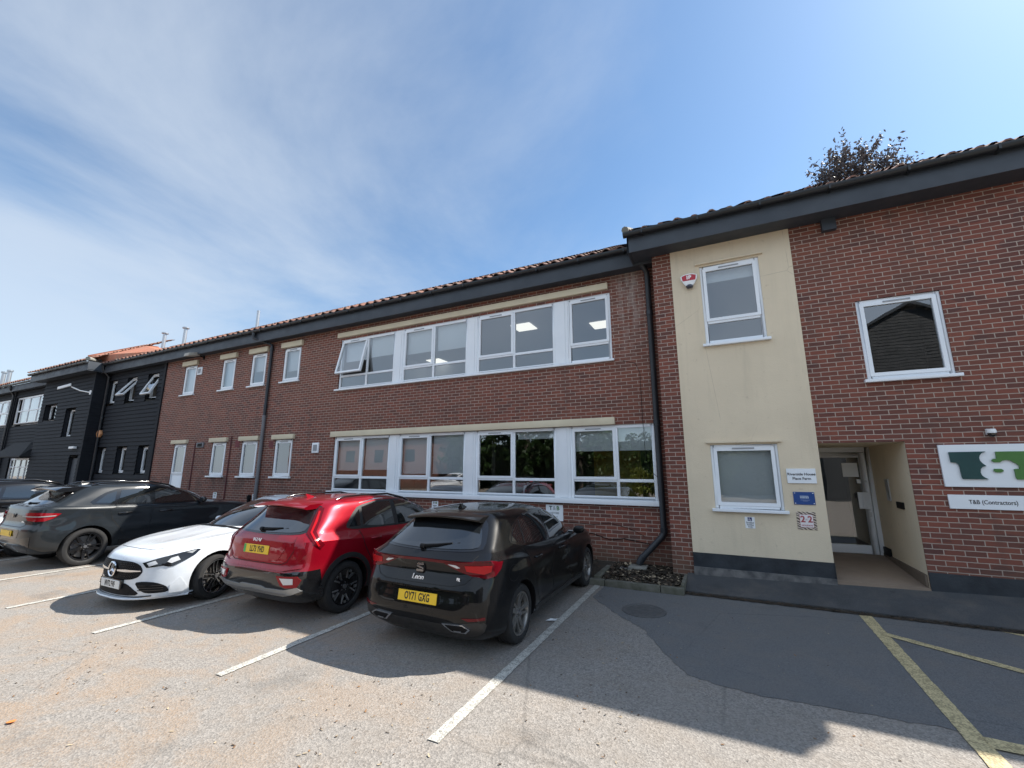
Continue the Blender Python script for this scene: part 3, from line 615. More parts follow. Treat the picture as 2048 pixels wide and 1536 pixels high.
mb=MB(); mb.box(2.02,2.26,dy+.012,dy+.016,1.80,2.06); mb.obj('notice',M['white'],dr); mb=MB(); mb.box(2.325,2.36,dy-.022,dy-.01,1.08,1.16); mb.obj('lock',M['steel'],dr); mb=MB(); mb.lathe([(0,-.03),(.02,-.03),(.02,-.01)],(2.345,dy,1.72),'y',16); mb.obj('lock',M['steel'],dr); mb=MB(); mb.box(2.21,2.27,dy-.018,dy-.011,1.68,1.76); mb.obj('alarm_contact',M['white'],dr)
mb=MB(); mb.box(1.0,4.3,12.5,12.6,.3,3.0); mb.box(1.2,1.38,10.4,12.5,.3,2.9); mb.box(2.48,2.6,8.6,12.5,.3,2.9); mb.box(1.0,4.3,10.4,12.5,2.9,3.0); mb.box(1.0,4.3,10.37,12.5,.3,.42); mb.obj('hallway',M['incarpet'],EB,True)
# windows
wf=window(EB,-.12,.87,*dz(4.115,5.655),P-.018,(),4.535+DZ,(0,)); wf=window(EB,-.21,.82,*dz(1.175,2.255),P-.018,(),None,(0,)); wf=window(EB,2.16,3.21,*dz(3.235,4.555),P,(),None,(0,))
for (a,b,z) in ((-.19,.94,5.695+DZ),(-.27,.88,2.285+DZ)): boxpart(EB,'drip_hood',(a,b,P-.07,P-.01,z,z+.03),M['render'],.005)
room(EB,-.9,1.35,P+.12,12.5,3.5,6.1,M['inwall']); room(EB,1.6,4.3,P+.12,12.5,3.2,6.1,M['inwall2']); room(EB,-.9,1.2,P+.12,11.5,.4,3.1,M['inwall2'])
blind(-.05,.8,5.38+DZ,5.74,P+.16,EB); blind(-.15,.76,1.2+DZ,2.36,P+.15,EB)
# things on the inside sill of the picture window
mb=MB(); mb.box(2.16,3.2,P+.1,P+.3,3.33,3.36); mb.obj('inner_sill',M['upvc'],EB,True)
# eaves of the projecting block
GX0,GX1=-1.40,4.58
boxpart(EB,'soffit',(GX0+.05,GX1,P-.42,P+.01,6.19,6.21),M['fascia']); boxpart(EB,'fascia',(GX0+.02,GX1,P-.45,P-.42,6.16,6.57),M['fascia'],.004)
mb=MB(); mb.prism([(GX0+.02,P-.45,6.16),(GX0+.02,P-.45,6.47),(GX0+.02,11.8,8.45),(GX0+.02,11.8,8.1),(GX0+.02,P+.2,6.16)],(.03,0,0)); mb.obj('bargeboard',M['fascia'],EB,True)
boxpart(EB,'soffit',(GX0+.05,XL,P,W,6.19,6.21),M['fascia'])
gutter(EB,GX0-.03,GX1,P-.52,6.53,.07)
mb=MB(); pantiles(mb,GX0,GX1+.02,P-.46,6.55,4.5,R(29.8)); mb.obj('roof',M['tile'],EB,True,smooth=45)
mb=MB(); mb.face([(GX0,P-.4,6.5),(GX1,P-.4,6.5),(GX1,12.3,8.78),(GX0,12.3,8.78)]); mb.face([(GX0,17,6.3),(GX1,17,6.3),(GX1,12.25,8.8),(GX0,12.25,8.8)]); mb.obj('roof_underlay',M['black'],EB,True)
mb=MB(); mb.tube([(GX0+.02,P-.57,6.60),(GX0+.02,11.9,8.62)],.07,8); mb.obj('verge_mortar',M['concrete'],EB,True,smooth=50)
mb=MB(); mb.prism([(GX1+.02,P-.45,6.30),(GX1+.02,P-.50,6.62),(GX1+.02,11.8,8.62),(GX1+.02,11.8,8.2),(GX1+.02,P+.2,6.3)],(.03,0,0)); mb.obj('bargeboard',M['fascia'],EB,True)  # out-of-view end board, added to straighten the shadow edge of the roof end
boxpart(EB,'bracket',(1.86,2.06,P-.1,P+.0,5.98,6.19),M['fascia'])
# next wing beyond the block, same eaves as the middle wing
NB=empty('brick_end_wing',(8,W,0),0,'red brick wing stepping back beyond the entrance block at the right edge','building')
mb=MB(); wall_panel(mb,XR,16,-.2,6.22,W,[],.1); mb.obj('wall',M['brick'],NB,True); boxpart(NB,'fascia',(GX1+.1,16,W-.325,W-.30,6.14,6.56),M['fascia']); boxpart(NB,'soffit',(XR,16,W-.3,W,6.17,6.19),M['fascia']); gutter(NB,GX1+.1,16,W-.40,6.52)
mb=MB(); mb.face([(GX1+.05,W-.43,6.56),(16,W-.43,6.56),(16,13.2,9.3),(GX1+.05,13.2,9.3)]); mb.face([(GX1+.05,18,6.3),(16,18,6.3),(16,13.2,9.32),(GX1+.05,13.2,9.32)]); mb.obj('roof',M['tile'],NB,True)
tubepart(NB,'downpipe',[(4.52,W-.4,6.45),(4.52,W-.4,6.3),(4.52,W-.08,6.0),(4.52,W-.08,.2)],.055,M['pipe'])
# ------------------------------------------------------------------ black weatherboard building (left)
KB=empty('weatherboard_building',(-25,W,0),0,'black weatherboarded two-storey building with orange hipped roof and projecting bay','building')
def boards(mb,x0,x1,z0,z1,y,holes,h=.165,lap=.034):
    z=z0
    while z<z1-.001:
        t=min(z+h,z1); segs=[(x0,x1)]
        for a,b,c,d in holes:
            if c<t-.02 and d>z+.02:
                ns=[]
                for p,q in segs:
                    if b<=p or a>=q: ns.append((p,q)); continue
                    if a>p: ns.append((p,a))
                    if b<q: ns.append((b,q))
                segs=ns
        for p,q in segs: mb.hexa([(p,y-lap,z),(q,y-lap,z),(q,y+.02,z),(p,y+.02,z),(p,y-.004,t),(q,y-.004,t),(q,y+.02,t),(p,y+.02,t)])
        z=t
def bhole(mb,holes,y,d=.12):
    for a,b,c,e in holes:
        mb.face([(a,y,c),(a,y,e),(a,y+d,e),(a,y+d,c)]); mb.face([(b,y,e),(b,y,c),(b,y+d,c),(b,y+d,e)]); mb.face([(a,y,e),(b,y,e),(b,y+d,e),(a,y+d,e)]); mb.face([(b,y,c),(a,y,c),(a,y+d,c),(b,y+d,c)])
tw=[(-24.75,-23.95),(-23.05,-22.25),(-21.35,-20.5)]; bw=[(-24.7,-23.9),(-22.95,-22.12),(-21.2,-20.42)]
hs=[(a,b,4.68+DZ,5.74+DZ) for a,b in tw]+[(a,b,1.65+DZ,2.72+DZ) for a,b in bw]
mb=MB(); boards(mb,-24.9,-20.12,-.1,6.2,W,hs); bhole(mb,hs,W,.22); mb.box(-20.13,-19.98,W-.05,W+.02,-.1,6.2)
BX0,BX1=-30.2,-24.85
sh=[(-29.7,-28.35,4.27+DZ-.11,5.0),(-27.25,-26.25,3.38,4.63),(-25.95,-25.1,-.1,2.42)]
boards(mb,BX0,BX1,-.1,6.2,P,sh); bhole(mb,sh,P,.22); mb.face([(BX1,P,-.1),(BX1,W+.1,-.1),(BX1,W+.1,6.2),(BX1,P,6.2)]); mb.box(BX1-.09,BX1+.012,P-.03,P+.1,-.1,6.2)
th=[(-39.7,-35.85,4.30,5.83),(-35.4,-31.8,4.30,5.83),(-34.6,-31.9,1.3,2.5),(-31.3,-30.25,0,2.35),(-39.5,-36,1.0,2.5)]
boards(mb,-42,BX0,-.1,6.2,W,th); bhole(mb,th,W,.1); mb.box(-35.72,-35.55,W-.06,W,-.1,6.2)
mb.obj('wall',M['board'],KB,True)
mb=MB(); mb.box(-42,-20.05,9.6,9.7,-.1,6.2); mb.box(-42,-20.05,9.1,9.6,3.2,3.4); mb.box(-42,-20.05,9.1,9.6,6.1,6.2); mb.obj('inner_structure',M['inwall2'],KB,True)
for i,(a,b) in enumerate(tw): window(KB,a+.02,b-.02,*dz(4.69,5.73),W+.10,(),None,(0,),{0:(0,R(-34),R(-24))[i]} if i else None,sill=False,vents=False)
for a,b in bw: window(KB,a+.02,b-.02,*dz(1.66,2.71),W+.14,(),None,(0,),sill=False,vents=False)
window(KB,-29.55,-28.37,4.20,4.98,P+.12,(-28.85,),None,(),sill=False); window(KB,-27.2,-26.27,3.40,4.62,P+.12,(),None,(),sill=False)
window(KB,-39.65,-35.9,4.32,5.82,W+.02,(-38.8,-37.8,-36.8),5.05,(2,),None,sill=False,fw=.09); window(KB,-35.35,-31.85,4.32,5.82,W+.02,(-34.7,-33.7,-32.5),5.05,(),None,sill=False,fw=.09)
window(KB,-34.55,-31.95,1.32,2.48,W+.02,(-34.0,-33.2,-32.5),2.02,(),None,sill=False,fw=.1); window(KB,-39.45,-36.05,1.02,2.48,W+.02,(-38.3,-37.2),2.02,(),None,sill=False,fw=.1)
boxpart(KB,'side_door',(-25.9,-25.12,P+.1,P+.15,0,2.4),M['fascia']); boxpart(KB,'white_door',(-30.9,-30.28,W+.05,W+.09,0,2.33),M['white'])
boxpart(KB,'blind',(-35.3,-31.9,W+.3,W+.31,4.3,5.8),M['blind']); boxpart(KB,'blind',(-39.6,-36,W+.3,W+.31,4.3,5.8),M['blind'])
# dark canopy over the doorway
def canopy(x0,x1,y,z0,z1,out,parent):
    mb=MB(); i=.35*(x1-x0)/2.6
    mb.hexa([(x0,y-out,z0),(x1,y-out,z0),(x1,y,z0),(x0,y,z0),(x0+i*1.6,y-out*.35,z1),(x1-i*1.6,y-out*.35,z1),(x1-i,y,z1),(x0+i,y,z1)]); mb.box(x0,x1,y-out-.01,y,z0-.06,z0-.001); return mb.obj('canopy',noisy('dark slate canopy',(.006,.006,.007),(.014,.014,.015),12,.8,.4,40),parent,True)
canopy(-34.0,-30.25,W-.02,2.55,3.25,.8,KB); canopy(-39.5,-36.3,W-.02,2.55,3.25,.8,KB)
# eaves and roofs
boxpart(KB,'fascia',(BX0-.5,BX1+.28,P-.45,P-.42,6.16,6.57),M['fascia'],.004); boxpart(KB,'soffit',(BX0-.5,BX1+.28,P-.42,P+.01,6.19,6.21),M['fascia']); boxpart(KB,'fascia',(BX1+.255,BX1+.28,P-.42,W-.33,6.16,6.57),M['fascia'])
boxpart(KB,'fascia',(-42,BX0-.5,W-.325,W-.3,6.14,6.47),M['fascia'],.004); boxpart(KB,'soffit',(-42,BX0,W-.3,W+.01,6.17,6.19),M['fascia'])
gutter(KB,BX0-.55,BX1+.3,P-.52,6.53); gutter(KB,-42,BX0-.55,W-.40,6.52)
mb=MB(); pantiles(mb,BX0-.6,BX1+.3,P-.55,6.58,4.0,R(29.5)); pantiles(mb,-42,BX0-.6,W-.43,6.57,4.0,R(29.5)); mb.obj('roof',M['tile'],KB,True,smooth=45)
# sunlit hipped return roof rising behind the recess
Q=[(-25.9,W-.2,6.66),(-20.25,W-.2,6.66),(-24.09,10.2,7.70),(-25.42,10.2,7.97),(-26.9,8.7,7.24)]
mb=MB(); mb.face(Q); mb.face([Q[1],(-22.5,14,6.7),Q[2]]); mb.face([Q[2],(-22.5,14,6.7),(-25.0,14,6.7),Q[3]]); mb.face([Q[3],(-25.0,14,6.7),Q[4]]); mb.obj('hipped_roof',M['tile_new'],KB,True)
mb=MB(); mb.tube([Q[4],Q[3],Q[2]],.035,8); mb.obj('ridge_tiles',M['tile_new'],KB,True,smooth=50)
mb=MB(); mb.tube([(BX1+.3,P-.5,6.66),(-25.4,W-.3,6.78),(-26,10,7.2)],.09,8); mb.obj('verge_mortar',M['concrete'],KB,True,smooth=50)
tubepart(KB,'downpipe',[(-24.55,W-.40,6.5),(-24.55,W-.38,6.3),(-24.62,W-.1,6.0),(-24.62,W-.08,.2)],.05,M['pipe'],[((-24.62,W-.08,4.2),(-24.62,W-.08,4.1))])
tubepart(KB,'downpipe',[(-35.3,W-.40,6.5),(-35.3,W-.38,6.3),(-35.62,W-.12,6.0),(-35.62,W-.12,.2)],.05,M['pipe'])
for x in (-45.4,-44.3):
    mb=MB(); mb.tube([(x,10.5,7.2),(x,10.5,8.62)],.11,14); mb.tube([(x,10.5,8.6),(x,10.5,8.7)],.16,14); tag(mb.obj('roof_flue',M['flue'],smooth=40),'farther of the pair of pale flues at the left edge of the photo' if x<-45 else 'nearer of the pair of pale flues at the left edge of the photo','flue','metal flues on the roofs')
mb=MB(); mb.face([(-60,8.5,6.57),(-42,8.5,6.57),(-42,13,9.1),(-60,13,9.1)]); mb.face([(-60,W,-.1),(-42,W,-.1),(-42,W,6.3),(-60,W,6.3)]); mb.obj('far_wall',M['board'],KB,True)
# ------------------------------------------------------------------ car builder
def pchip(xs,ys,x):
    n=len(xs)
    if x<=xs[0]: return ys[0]
    if x>=xs[-1]: return ys[-1]
    h=[xs[i+1]-xs[i] for i in range(n-1)]; d=[(ys[i+1]-ys[i])/h[i] for i in range(n-1)]
    def slope(i):
        if i==0: return d[0]
        if i==n-1: return d[-1]
        if d[i-1]*d[i]<=0: return 0
        w1=2*h[i]+h[i-1]; w2=h[i]+2*h[i-1]; return (w1+w2)/(w1/d[i-1]+w2/d[i])
    i=0
    while x>xs[i+1]: i+=1
    t=(x-xs[i])/h[i]; m0,m1=slope(i)*h[i],slope(i+1)*h[i]
    return (2*t**3-3*t*t+1)*ys[i]+(t**3-2*t*t+t)*m0+(-2*t**3+3*t*t)*ys[i+1]+(t**3-t*t)*m1
def curve(l,x): return l if isinstance(l,(int,float)) else pchip([p[0] for p in l],[p[1] for p in l],x)
def smooth(a,b,x): t=max(0,min(1,(x-a)/(b-a))); return t*t*(3-2*t)
class Car:
    """x from tail (0) to nose, y left, z up; built from stacked plan outlines"""
    NA,NS,NF=12,46,12
    def __init__(s,name,label,cat,paint,rows,wheels,r,disp=None,crown=.02,sub=5,loc=(0,0,0),rz=0,group=None,archr=None,arch_in=.62,archz=0):
        s.root=empty(name,loc,rz,label,cat,group); s.paint=paint; s.wr=r; s.wheels=wheels
        K=[]
        for (xr,xf,ar,af,nr,nf,wl,zl,cr) in rows:
            P=[]
            for i in range(s.NA):
                th=PI/2*i/s.NA; P.append((xr+ar*(1-math.cos(th)**(2/nr)),math.sin(th)**(2/nr)))
            for i in range(s.NS+1):
                P.append((xr+ar+(xf-af-xr-ar)*i/s.NS,1))
            for i in range(1,s.NF+1):
                th=PI/2*(1-i/s.NF); P.append((xf-af*(1-math.cos(th)**(2/nf)),math.sin(th)**(2/nf) if i<s.NF else 0))
            K.append([Vector((x,curve(wl,x)*k,curve(zl,x))) for x,k in P])
        # interpolate between key rows (creases split the spline)
        segs=[];st=0
        for i in range(1,len(rows)):
            if rows[i][8] or i==len(rows)-1: segs.append((st,i)); st=i
        out=[K[0]]
        for a,b in segs:
            idx=list(range(a,b+1))
            for k in range(1,(b-a)*sub+1):
                t=a+k/sub; row=[]
                for j in range(len(K[0])):
                    row.append(Vector([pchip(idx,[K[i][j][c] for i in idx],t) for c in range(3)]))
                out.append(row)
        if disp:
            for row in out:
                for p in row:
                    q=disp(p); p.x,p.y,p.z=q
        nst=len(K[0]); mb=MB()
        ring=[row+[Vector((p.x,-p.y,p.z)) for p in reversed(row)] for row in out]
        mb.grid(ring,0,True)
        def cap(row,zc,up):
            C=8; wm=max(p.y for p in row); rows_=[]
            for p in row:
                rows_.append([(p.x,p.y*(1-2*k/C),p.z+zc*(1-(1-2*k/C)**2)*(p.y/wm)) for k in range(C+1)])
            mb.grid(rows_,0,not up)
        cap(out[-1],crown,True); cap(out[0],0,False)
        me=mb.mesh('body',[paint,M['black']],merge=True,fix=True)
        s.bvh_src=me.copy(); 
        bm=bmesh.new(); bm.from_mesh(me); s.bvh=BVHTree.FromBMesh(bm); bm.free()
        tmp=bpy.data.objects.new('tmp',me); COL.objects.link(tmp)
        ar_=archr or r+.045; cut=[]
        cm=MB()
        for (x,y) in wheels:
            for sd in (1,-1):
                pr=[(x+ar_*math.cos(2*PI*k/40),sd*arch_in,r+archz+ar_*math.sin(2*PI*k/40)) for k in range(40)]
                cm.prism(pr,(0,sd*.7,0),1)
        cme=cm.mesh('cut',[paint,M['black']],fix=True); co=bpy.data.objects.new('cut',cme); COL.objects.link(co)
        md=tmp.modifiers.new('b','BOOLEAN'); md.object=co; md.operation='DIFFERENCE'; md.solver='EXACT'
        dg=bpy.context.evaluated_depsgraph_get(); dg.update(); me2=bpy.data.meshes.new_from_object(tmp.evaluated_get(dg)); me2.name='body'
        bpy.data.objects.remove(tmp); bpy.data.objects.remove(co)
        me2.shade_smooth(); me2.set_sharp_from_angle(angle=R(28))
        s.body=link('body',me2,s.root)
    def hit(s,p,d):
        d=Vector(d).normalized(); h=s.bvh.ray_cast(Vector(p)-d*6,d)
        if h[0] is None:
            h=s.bvh.find_nearest(Vector(p)); 
        return h[0],h[1]
    def patch(s,pts,d,name,m,off=.004,grid=.045,thick=.012,parent=None,smoothc=0,label=None,add=None,rim=None):
        """skin a polygon (3D pts seen along d) on to the body"""
        pts=[Vector(p) for p in pts]; d=Vector(d).normalized()
        pts=[p for i,p in enumerate(pts) if (p-pts[i-1]).length>1e-5]
        for _ in range(smoothc):
            q=[]
            for i in range(len(pts)):
                a,b=pts[i],pts[(i+1)%len(pts)]; q+= [a.lerp(b,.2),a.lerp(b,.8)]
            pts=q
        up=Vector((0,0,1)) if abs(d.z)<.8 else Vector((1,0,0)); u=d.cross(up).normalized(); v=u.cross(d)
        bm=bmesh.new(); vs=[bm.verts.new((p.dot(u),p.dot(v),0)) for p in pts]
        ed=[bm.edges.new((vs[i],vs[(i+1)%len(vs)])) for i in range(len(vs))]
        bmesh.ops.triangle_fill(bm,edges=ed,use_beauty=True)
        mn=[min(x.co[i] for x in bm.verts) for i in (0,1)]; mx=[max(x.co[i] for x in bm.verts) for i in (0,1)]
        for ax in (0,1):
            c=mn[ax]+grid
            while c<mx[ax]-grid*.3:
                bmesh.ops.bisect_plane(bm,geom=bm.verts[:]+bm.edges[:]+bm.faces[:],plane_co=(c,0,0) if ax==0 else (0,c,0),plane_no=(1,0,0) if ax==0 else (0,1,0)); c+=grid
        nor={}
        for x in bm.verts:
            p0=u*x.co.x+v*x.co.y; h,n=s.hit(p0,d)
            if n.dot(d)>0: n=-n
            x.co=h+n*off; nor[x]=n.copy()
        bmesh.ops.recalc_face_normals(bm,faces=bm.faces)
        f0=bm.faces[:]; tot=sum((f.normal.dot(d)*f.calc_area() for f in f0))
        if tot>0: bmesh.ops.reverse_faces(bm,faces=f0)
        if thick:
            be=[e for e in bm.edges if len(e.link_faces)==1]; low={}
            for e in be:
                for x in e.verts:
                    if x not in low: low[x]=bm.verts.new(x.co-nor[x]*thick)
            for e in be:
                f=e.link_faces[0]; a,b=e.verts
                # keep winding consistent
                vl=list(f.verts); i=vl.index(a)
                if vl[(i+1)%len(vl)]==b: a,b=b,a
                nf=bm.faces.new((a,b,low[b],low[a])); nf.material_index=1 if rim else 0
        me=bpy.data.meshes.new(name); bm.to_mesh(me); bm.free(); me.materials.append(m)
        if rim: me.materials.append(rim)
        me.shade_smooth(); me.set_sharp_from_angle(angle=R(40))
        o=link(name,me,parent or s.root)
        if label: o['label']=label
        return o
    def side(s,pts,name,m,sd,**k): return s.patch([(x,sd*.9,z) for x,z in pts],(0,-sd,0),name,m,**k)
    def rear(s,pts,name,m,**k): return s.patch([(0,y,z) for y,z in pts],(1,0,0),name,m,**k)
    def front(s,pts,name,m,**k): return s.patch([(0,y,z) for y,z in pts],(-1,0,0),name,m,**k)
    def top(s,pts,name,m,**k): return s.patch([(x,y,1) for x,y in pts],(0,0,-1),name,m,**k)
    @staticmethod
    def strip(pl,w):
        L=[];Rr=[]
        for i,p in enumerate(pl):
            a=Vector(pl[max(0,i-1)]);b=Vector(pl[min(len(pl)-1,i+1)]); t=(b-a).normalized(); n=Vector((-t.y,t.x))*w/2; q=Vector(p)
            L.append(tuple(q+n)); Rr.append(tuple(q-n))
        return L+Rr[::-1]
    def seam(s,pl,view,sd=1,w=.008,name='panel_gap',m=None,off=.0035):
        P=s.strip(pl,w); m=m or M['gap']
        if view=='side': return s.side(P,name,m,sd,off=off,thick=0,grid=.05)
        return getattr(s,view)(P,name,m,off=off,thick=0,grid=.05)
    def seams(s,lines,name='panel_gaps',w=.008,m=None,off=.003):
        """several shut lines as one mesh: list of (polyline, view, sd)"""
        bm=bmesh.new()
        for pl,view,sd in lines:
            o=s.seam(pl,view,sd,w,name,m,off); bm.from_mesh(o.data); me=o.data; bpy.data.objects.remove(o); bpy.data.meshes.remove(me)
        me=bpy.data.meshes.new(name); bm.to_mesh(me); bm.free(); me.materials.append(m or M['gap']); return link(name,me,s.root)
    def add_wheel(s,x,y,sd,me_t,me_r,me_b,steer=0):
        t=link('wheel',me_t,s.root); t.location=(x,y*sd,s.wr); t.rotation_euler=(0,random.uniform(0,2),(PI if sd<0 else 0)+steer)
        link('rim',me_r,t); link('brake_disc',me_b,t)
    def plate(s,txt,p,nrm_tilt,m,sz=(.52,.111),yaw=0,name='number_plate',band=None,front=False,bw=.036):
        """UK plate: p centre; faces -x (or +x)"""
        A=Matrix.Translation(p)@Matrix.Rotation(PI/2 if front else -PI/2,4,'Z')@Matrix.Rotation(PI/2+nrm_tilt,4,'X')
        mb=MB(); w_,h=sz
        mb.box(-w_/2,w_/2,-h/2,h/2,-.012,0)
        mb.v=[A@Vector(v) for v in mb.v]; o=mb.obj(name,m,s.root); bevel(o,.003,1)
        sh=0
        if band:
            b=MB(); b.box(-w_/2+.004,-w_/2+.046,-h/2+.004,h/2-.004,-.001,.0015); b.v=[A@Vector(v) for v in b.v]; b.obj('green_band',band,o); sh=.022
        textobj(txt,.107,M['platetext'],A@Matrix.Translation((sh,-.001,.001)),o,'lettering',sx=.62,bold=.0025,depth=.001,spacing=1.06)
        return o
def wheel_meshes(name,r,wd,rr,spokes,mr,mface=None,tw=None):
    """returns tyre, rim and brake meshes; outer face towards +y"""
    h=wd/2; t=MB()
    t.lathe([(rr,-h*.8),(rr+.015,-h*.95),(r-.05,-h),(r-.018,-h*.92),(r-.003,-h*.72),(r,-h*.4),(r-.004,-h*.36),(r,-h*.3),(r,-.01),(r-.004,0),(r,.01),(r,h*.3),(r-.004,h*.36),(r,h*.4),(r-.003,h*.72),(r-.018,h*.92),(r-.05,h),(r-.075,h*1.0),(rr+.015,h*.95),(rr,h*.8)],n=44)
    me_t=t.mesh('wheel',M['rubber'],smooth=35)
    b=MB(); yo=h*.86
    b.lathe([(rr+.004,-h*.8),(rr-.02,-h*.5),(rr-.028,0),(rr-.02,yo-.02),(rr-.012,yo),(rr+.004,yo+.004),(rr+.006,yo-.012)],n=44)
    for sp in spokes: sp(b,rr,yo)
    b.lathe([(.030,yo-.02),(.030,yo+.003),(.0,yo+.004)],n=20,mi=2); 
    for k in range(5): a=2*PI*k/5+.3; b.lathe([(.009,yo-.03),(.009,yo-.012),(0,yo-.012)],c=(.055*math.cos(a),0,.055*math.sin(a)),n=8,mi=2)
    me_r=b.mesh('rim',[mr,mface or mr,M['hub']],smooth=35)
    c=MB(); c.lathe([(.0,-.0),(rr*.78,-.0),(rr*.78,.018),(.05,.018)],n=32); c.lathe([(rr*.98,-h*.5),(0,-h*.5)],n=32,mi=1)
    for a0 in (.6,): # caliper
        for k in range(6):
            a=a0+k*.12; c.box(*(sorted((rr*.62*math.cos(a),rr*.86*math.cos(a)))),-.02,.05,*(sorted((rr*.62*math.sin(a),rr*.86*math.sin(a)))),mi=2)
    me_b=c.mesh('brake_disc',[M['disc'],M['black'],M['caliper']],smooth=35)
    return me_t,me_r,me_b
def spoke(ang,w0,w1,r0=.035,curve_=0,dish=.02,mi=0,face=None,th=.03,off0=0,off1=0,r1=None,edge=0):
    def f(b,rr,yo):
        R1=(r1 or 1)*rr-.006; L=[]
        for k in range(6):
            u=k/5; r=r0+(R1-r0)*u; wd=w0+(w1-w0)*u; y=yo-dish*(math.sin(PI*min(1,u*1.0))*.6+(1-u)*.5)-.002
            o=off0+(off1-off0)*u
            L.append((r,wd/2,y,o))
        ca,sa=math.cos(ang),math.sin(ang)
        def pt(r,t,y): return (r*ca-t*sa,y,r*sa+t*ca)
        for (a,b_) in zip(L,L[1:]):
            P=[pt(a[0],a[3]-a[1],a[2]-th),pt(b_[0],b_[3]-b_[1],b_[2]-th),pt(b_[0],b_[3]+b_[1],b_[2]-th),pt(a[0],a[3]+a[1],a[2]-th),pt(a[0],a[3]-a[1]*.8,a[2]),pt(b_[0],b_[3]-b_[1]*.8,b_[2]),pt(b_[0],b_[3]+b_[1]*.8,b_[2]),pt(a[0],a[3]+a[1]*.8,a[2])]
            b.hexa(P,mi)
            if face is not None:
                e=edge
                n=b.vs([pt(a[0],a[3]-a[1]*.75,a[2]+.001),pt(b_[0],b_[3]-b_[1]*.75,b_[2]+.001),pt(b_[0],b_[3]-b_[1]*.75+e,b_[2]+.001),pt(a[0],a[3]-a[1]*.75+e,a[2]+.001)]) if e else b.vs([pt(a[0],a[3]-a[1]*.78,a[2]+.001),pt(b_[0],b_[3]-b_[1]*.78,b_[2]+.001),pt(b_[0],b_[3]+b_[1]*.78,b_[2]+.001),pt(a[0],a[3]+a[1]*.78,a[2]+.001)])
                b.f.append((n,n+1,n+2,n+3)); b.m.append(face)
    return f
def carpaint(name,c,metal=.0,flake=True,rough=.35,coat=1,spec=.15,ior=1.45,dust=.22):
    m=mat(name,c,rough,metal,coat,spec); m.node_tree.nodes['Principled BSDF'].inputs['Coat IOR'].default_value=ior; t=NT(m); v=t.coord()
    d=t.noise(v,2.2,5); t.rgh(t.mapr(d,.3,.7,rough*.85,rough*1.2))
    # film of dust, heavier on low panels
    s=t.new('SeparateXYZ'); t.L(v,s.inputs[0]); f=t.math('MULTIPLY',t.mapr(s.outputs[2],.75,.2,0,dust),t.mapr(t.noise(v,7,5),.3,.7))
    t.col(t.mix(f,c,(.16,.135,.105)))
    return m
def mirrored(pts): return pts+[(-y,z) for y,z in reversed(pts)]
M['gap']=mat('panel gap shadow',(.004,.004,.004),.7)
M['platetext']=mat('plate black lettering',(.012,.012,.012),.5)
M['plate_y']=mat('yellow reflective plate',(.78,.50,.03),.35); M['plate_w']=mat('white reflective plate',(.72,.72,.70),.35); M['green']=mat('green plate band',(.05,.38,.10),.4)
M['carglass']=mat('tinted car glass',(.010,.012,.013),.03,coat=1,spec=.9,coat_rough=.01)
M['carglass_rear']=mat('tinted rear glass',(.012,.014,.016),.02,coat=1,spec=1.0,coat_rough=.01)
M['gloss']=mat('gloss black trim',(.008,.008,.009),.12,coat=.6)
M['clad']=noisy('grained black cladding',(.014,.014,.015),(.022,.021,.020),6,.5)
M['hub']=mat('hub cap metal',(.35,.35,.36),.35,.9); M['disc']=mat('brake disc steel',(.22,.21,.20),.45,.8); M['caliper']=mat('brake caliper',(.05,.05,.055),.5)
M['redlens']=mat('red tail lamp lens',(.24,.005,.010),.08,spec=.35); M['redlens_dark']=mat('dark red tail lamp lens',(.10,.002,.006),.08,spec=.35); M['redlens_bright']=mat('bright red tail lamp reflector',(.42,.006,.010),.2,spec=.35)
M['clearlens']=mat('clear lamp lens',(.55,.55,.55),.12,coat=1); M['alloy_grey']=mat('grey alloy',(.26,.25,.235),.32,.8,coat=.3); M['alloy_black']=mat('black alloy',(.012,.012,.013),.25,.3,coat=.5); M['alloy_bright']=mat('machined alloy',(.55,.55,.55),.28,.9)
M['silver']=mat('silver painted plastic',(.36,.36,.35),.4,.4)
def mirror(car,x,y,z,sd,m,size=(.13,.19,.13)):
    mb=MB(); n=8; L=[]
    sx,sy,sz=size
    for i in range(n+1):
        u=-1+2*i/n; k=math.sqrt(max(0,1-abs(u)**3)); L.append([(x+sx*.5*k*math.cos(t)*(1.2 if math.cos(t)>0 else .35),y*sd+sd*(sy/2)*(u+1),z+sz*.5*k*math.sin(t)*(1 if math.sin(t)>0 else .85)+.01*u) for t in [2*PI*j/16 for j in range(17)]])
    mb.grid(L); mb.box(x-.02,x+.05,min(y*sd,y*sd-sd*.08),max(y*sd,y*sd-sd*.08),z-.06,z-.02,1)
    o=mb.obj('door_mirror',[m,M['gloss']],car.root,smooth=50,merge=True); return o
def handle(car,x0,x1,z,sd,m,parent,h=.026):
    pts=[]
    p0,n=car.hit((x0,sd*.9,z),(0,-sd,0)); p1,_=car.hit((x1,sd*.9,z),(0,-sd,0)); pm,_=car.hit(((x0+x1)/2,sd*.9,z),(0,-sd,0))
    d=Vector((0,sd,0)); P=[p0+d*.004,p0.lerp(p1,.12)+d*.03,pm+d*.036,p0.lerp(p1,.88)+d*.03,p1+d*.004]
    mb=MB(); mb.tube(P,[h*.5,h*.55,h*.55,h*.55,h*.45],10); return mb.obj('handle',m,parent,smooth=50)
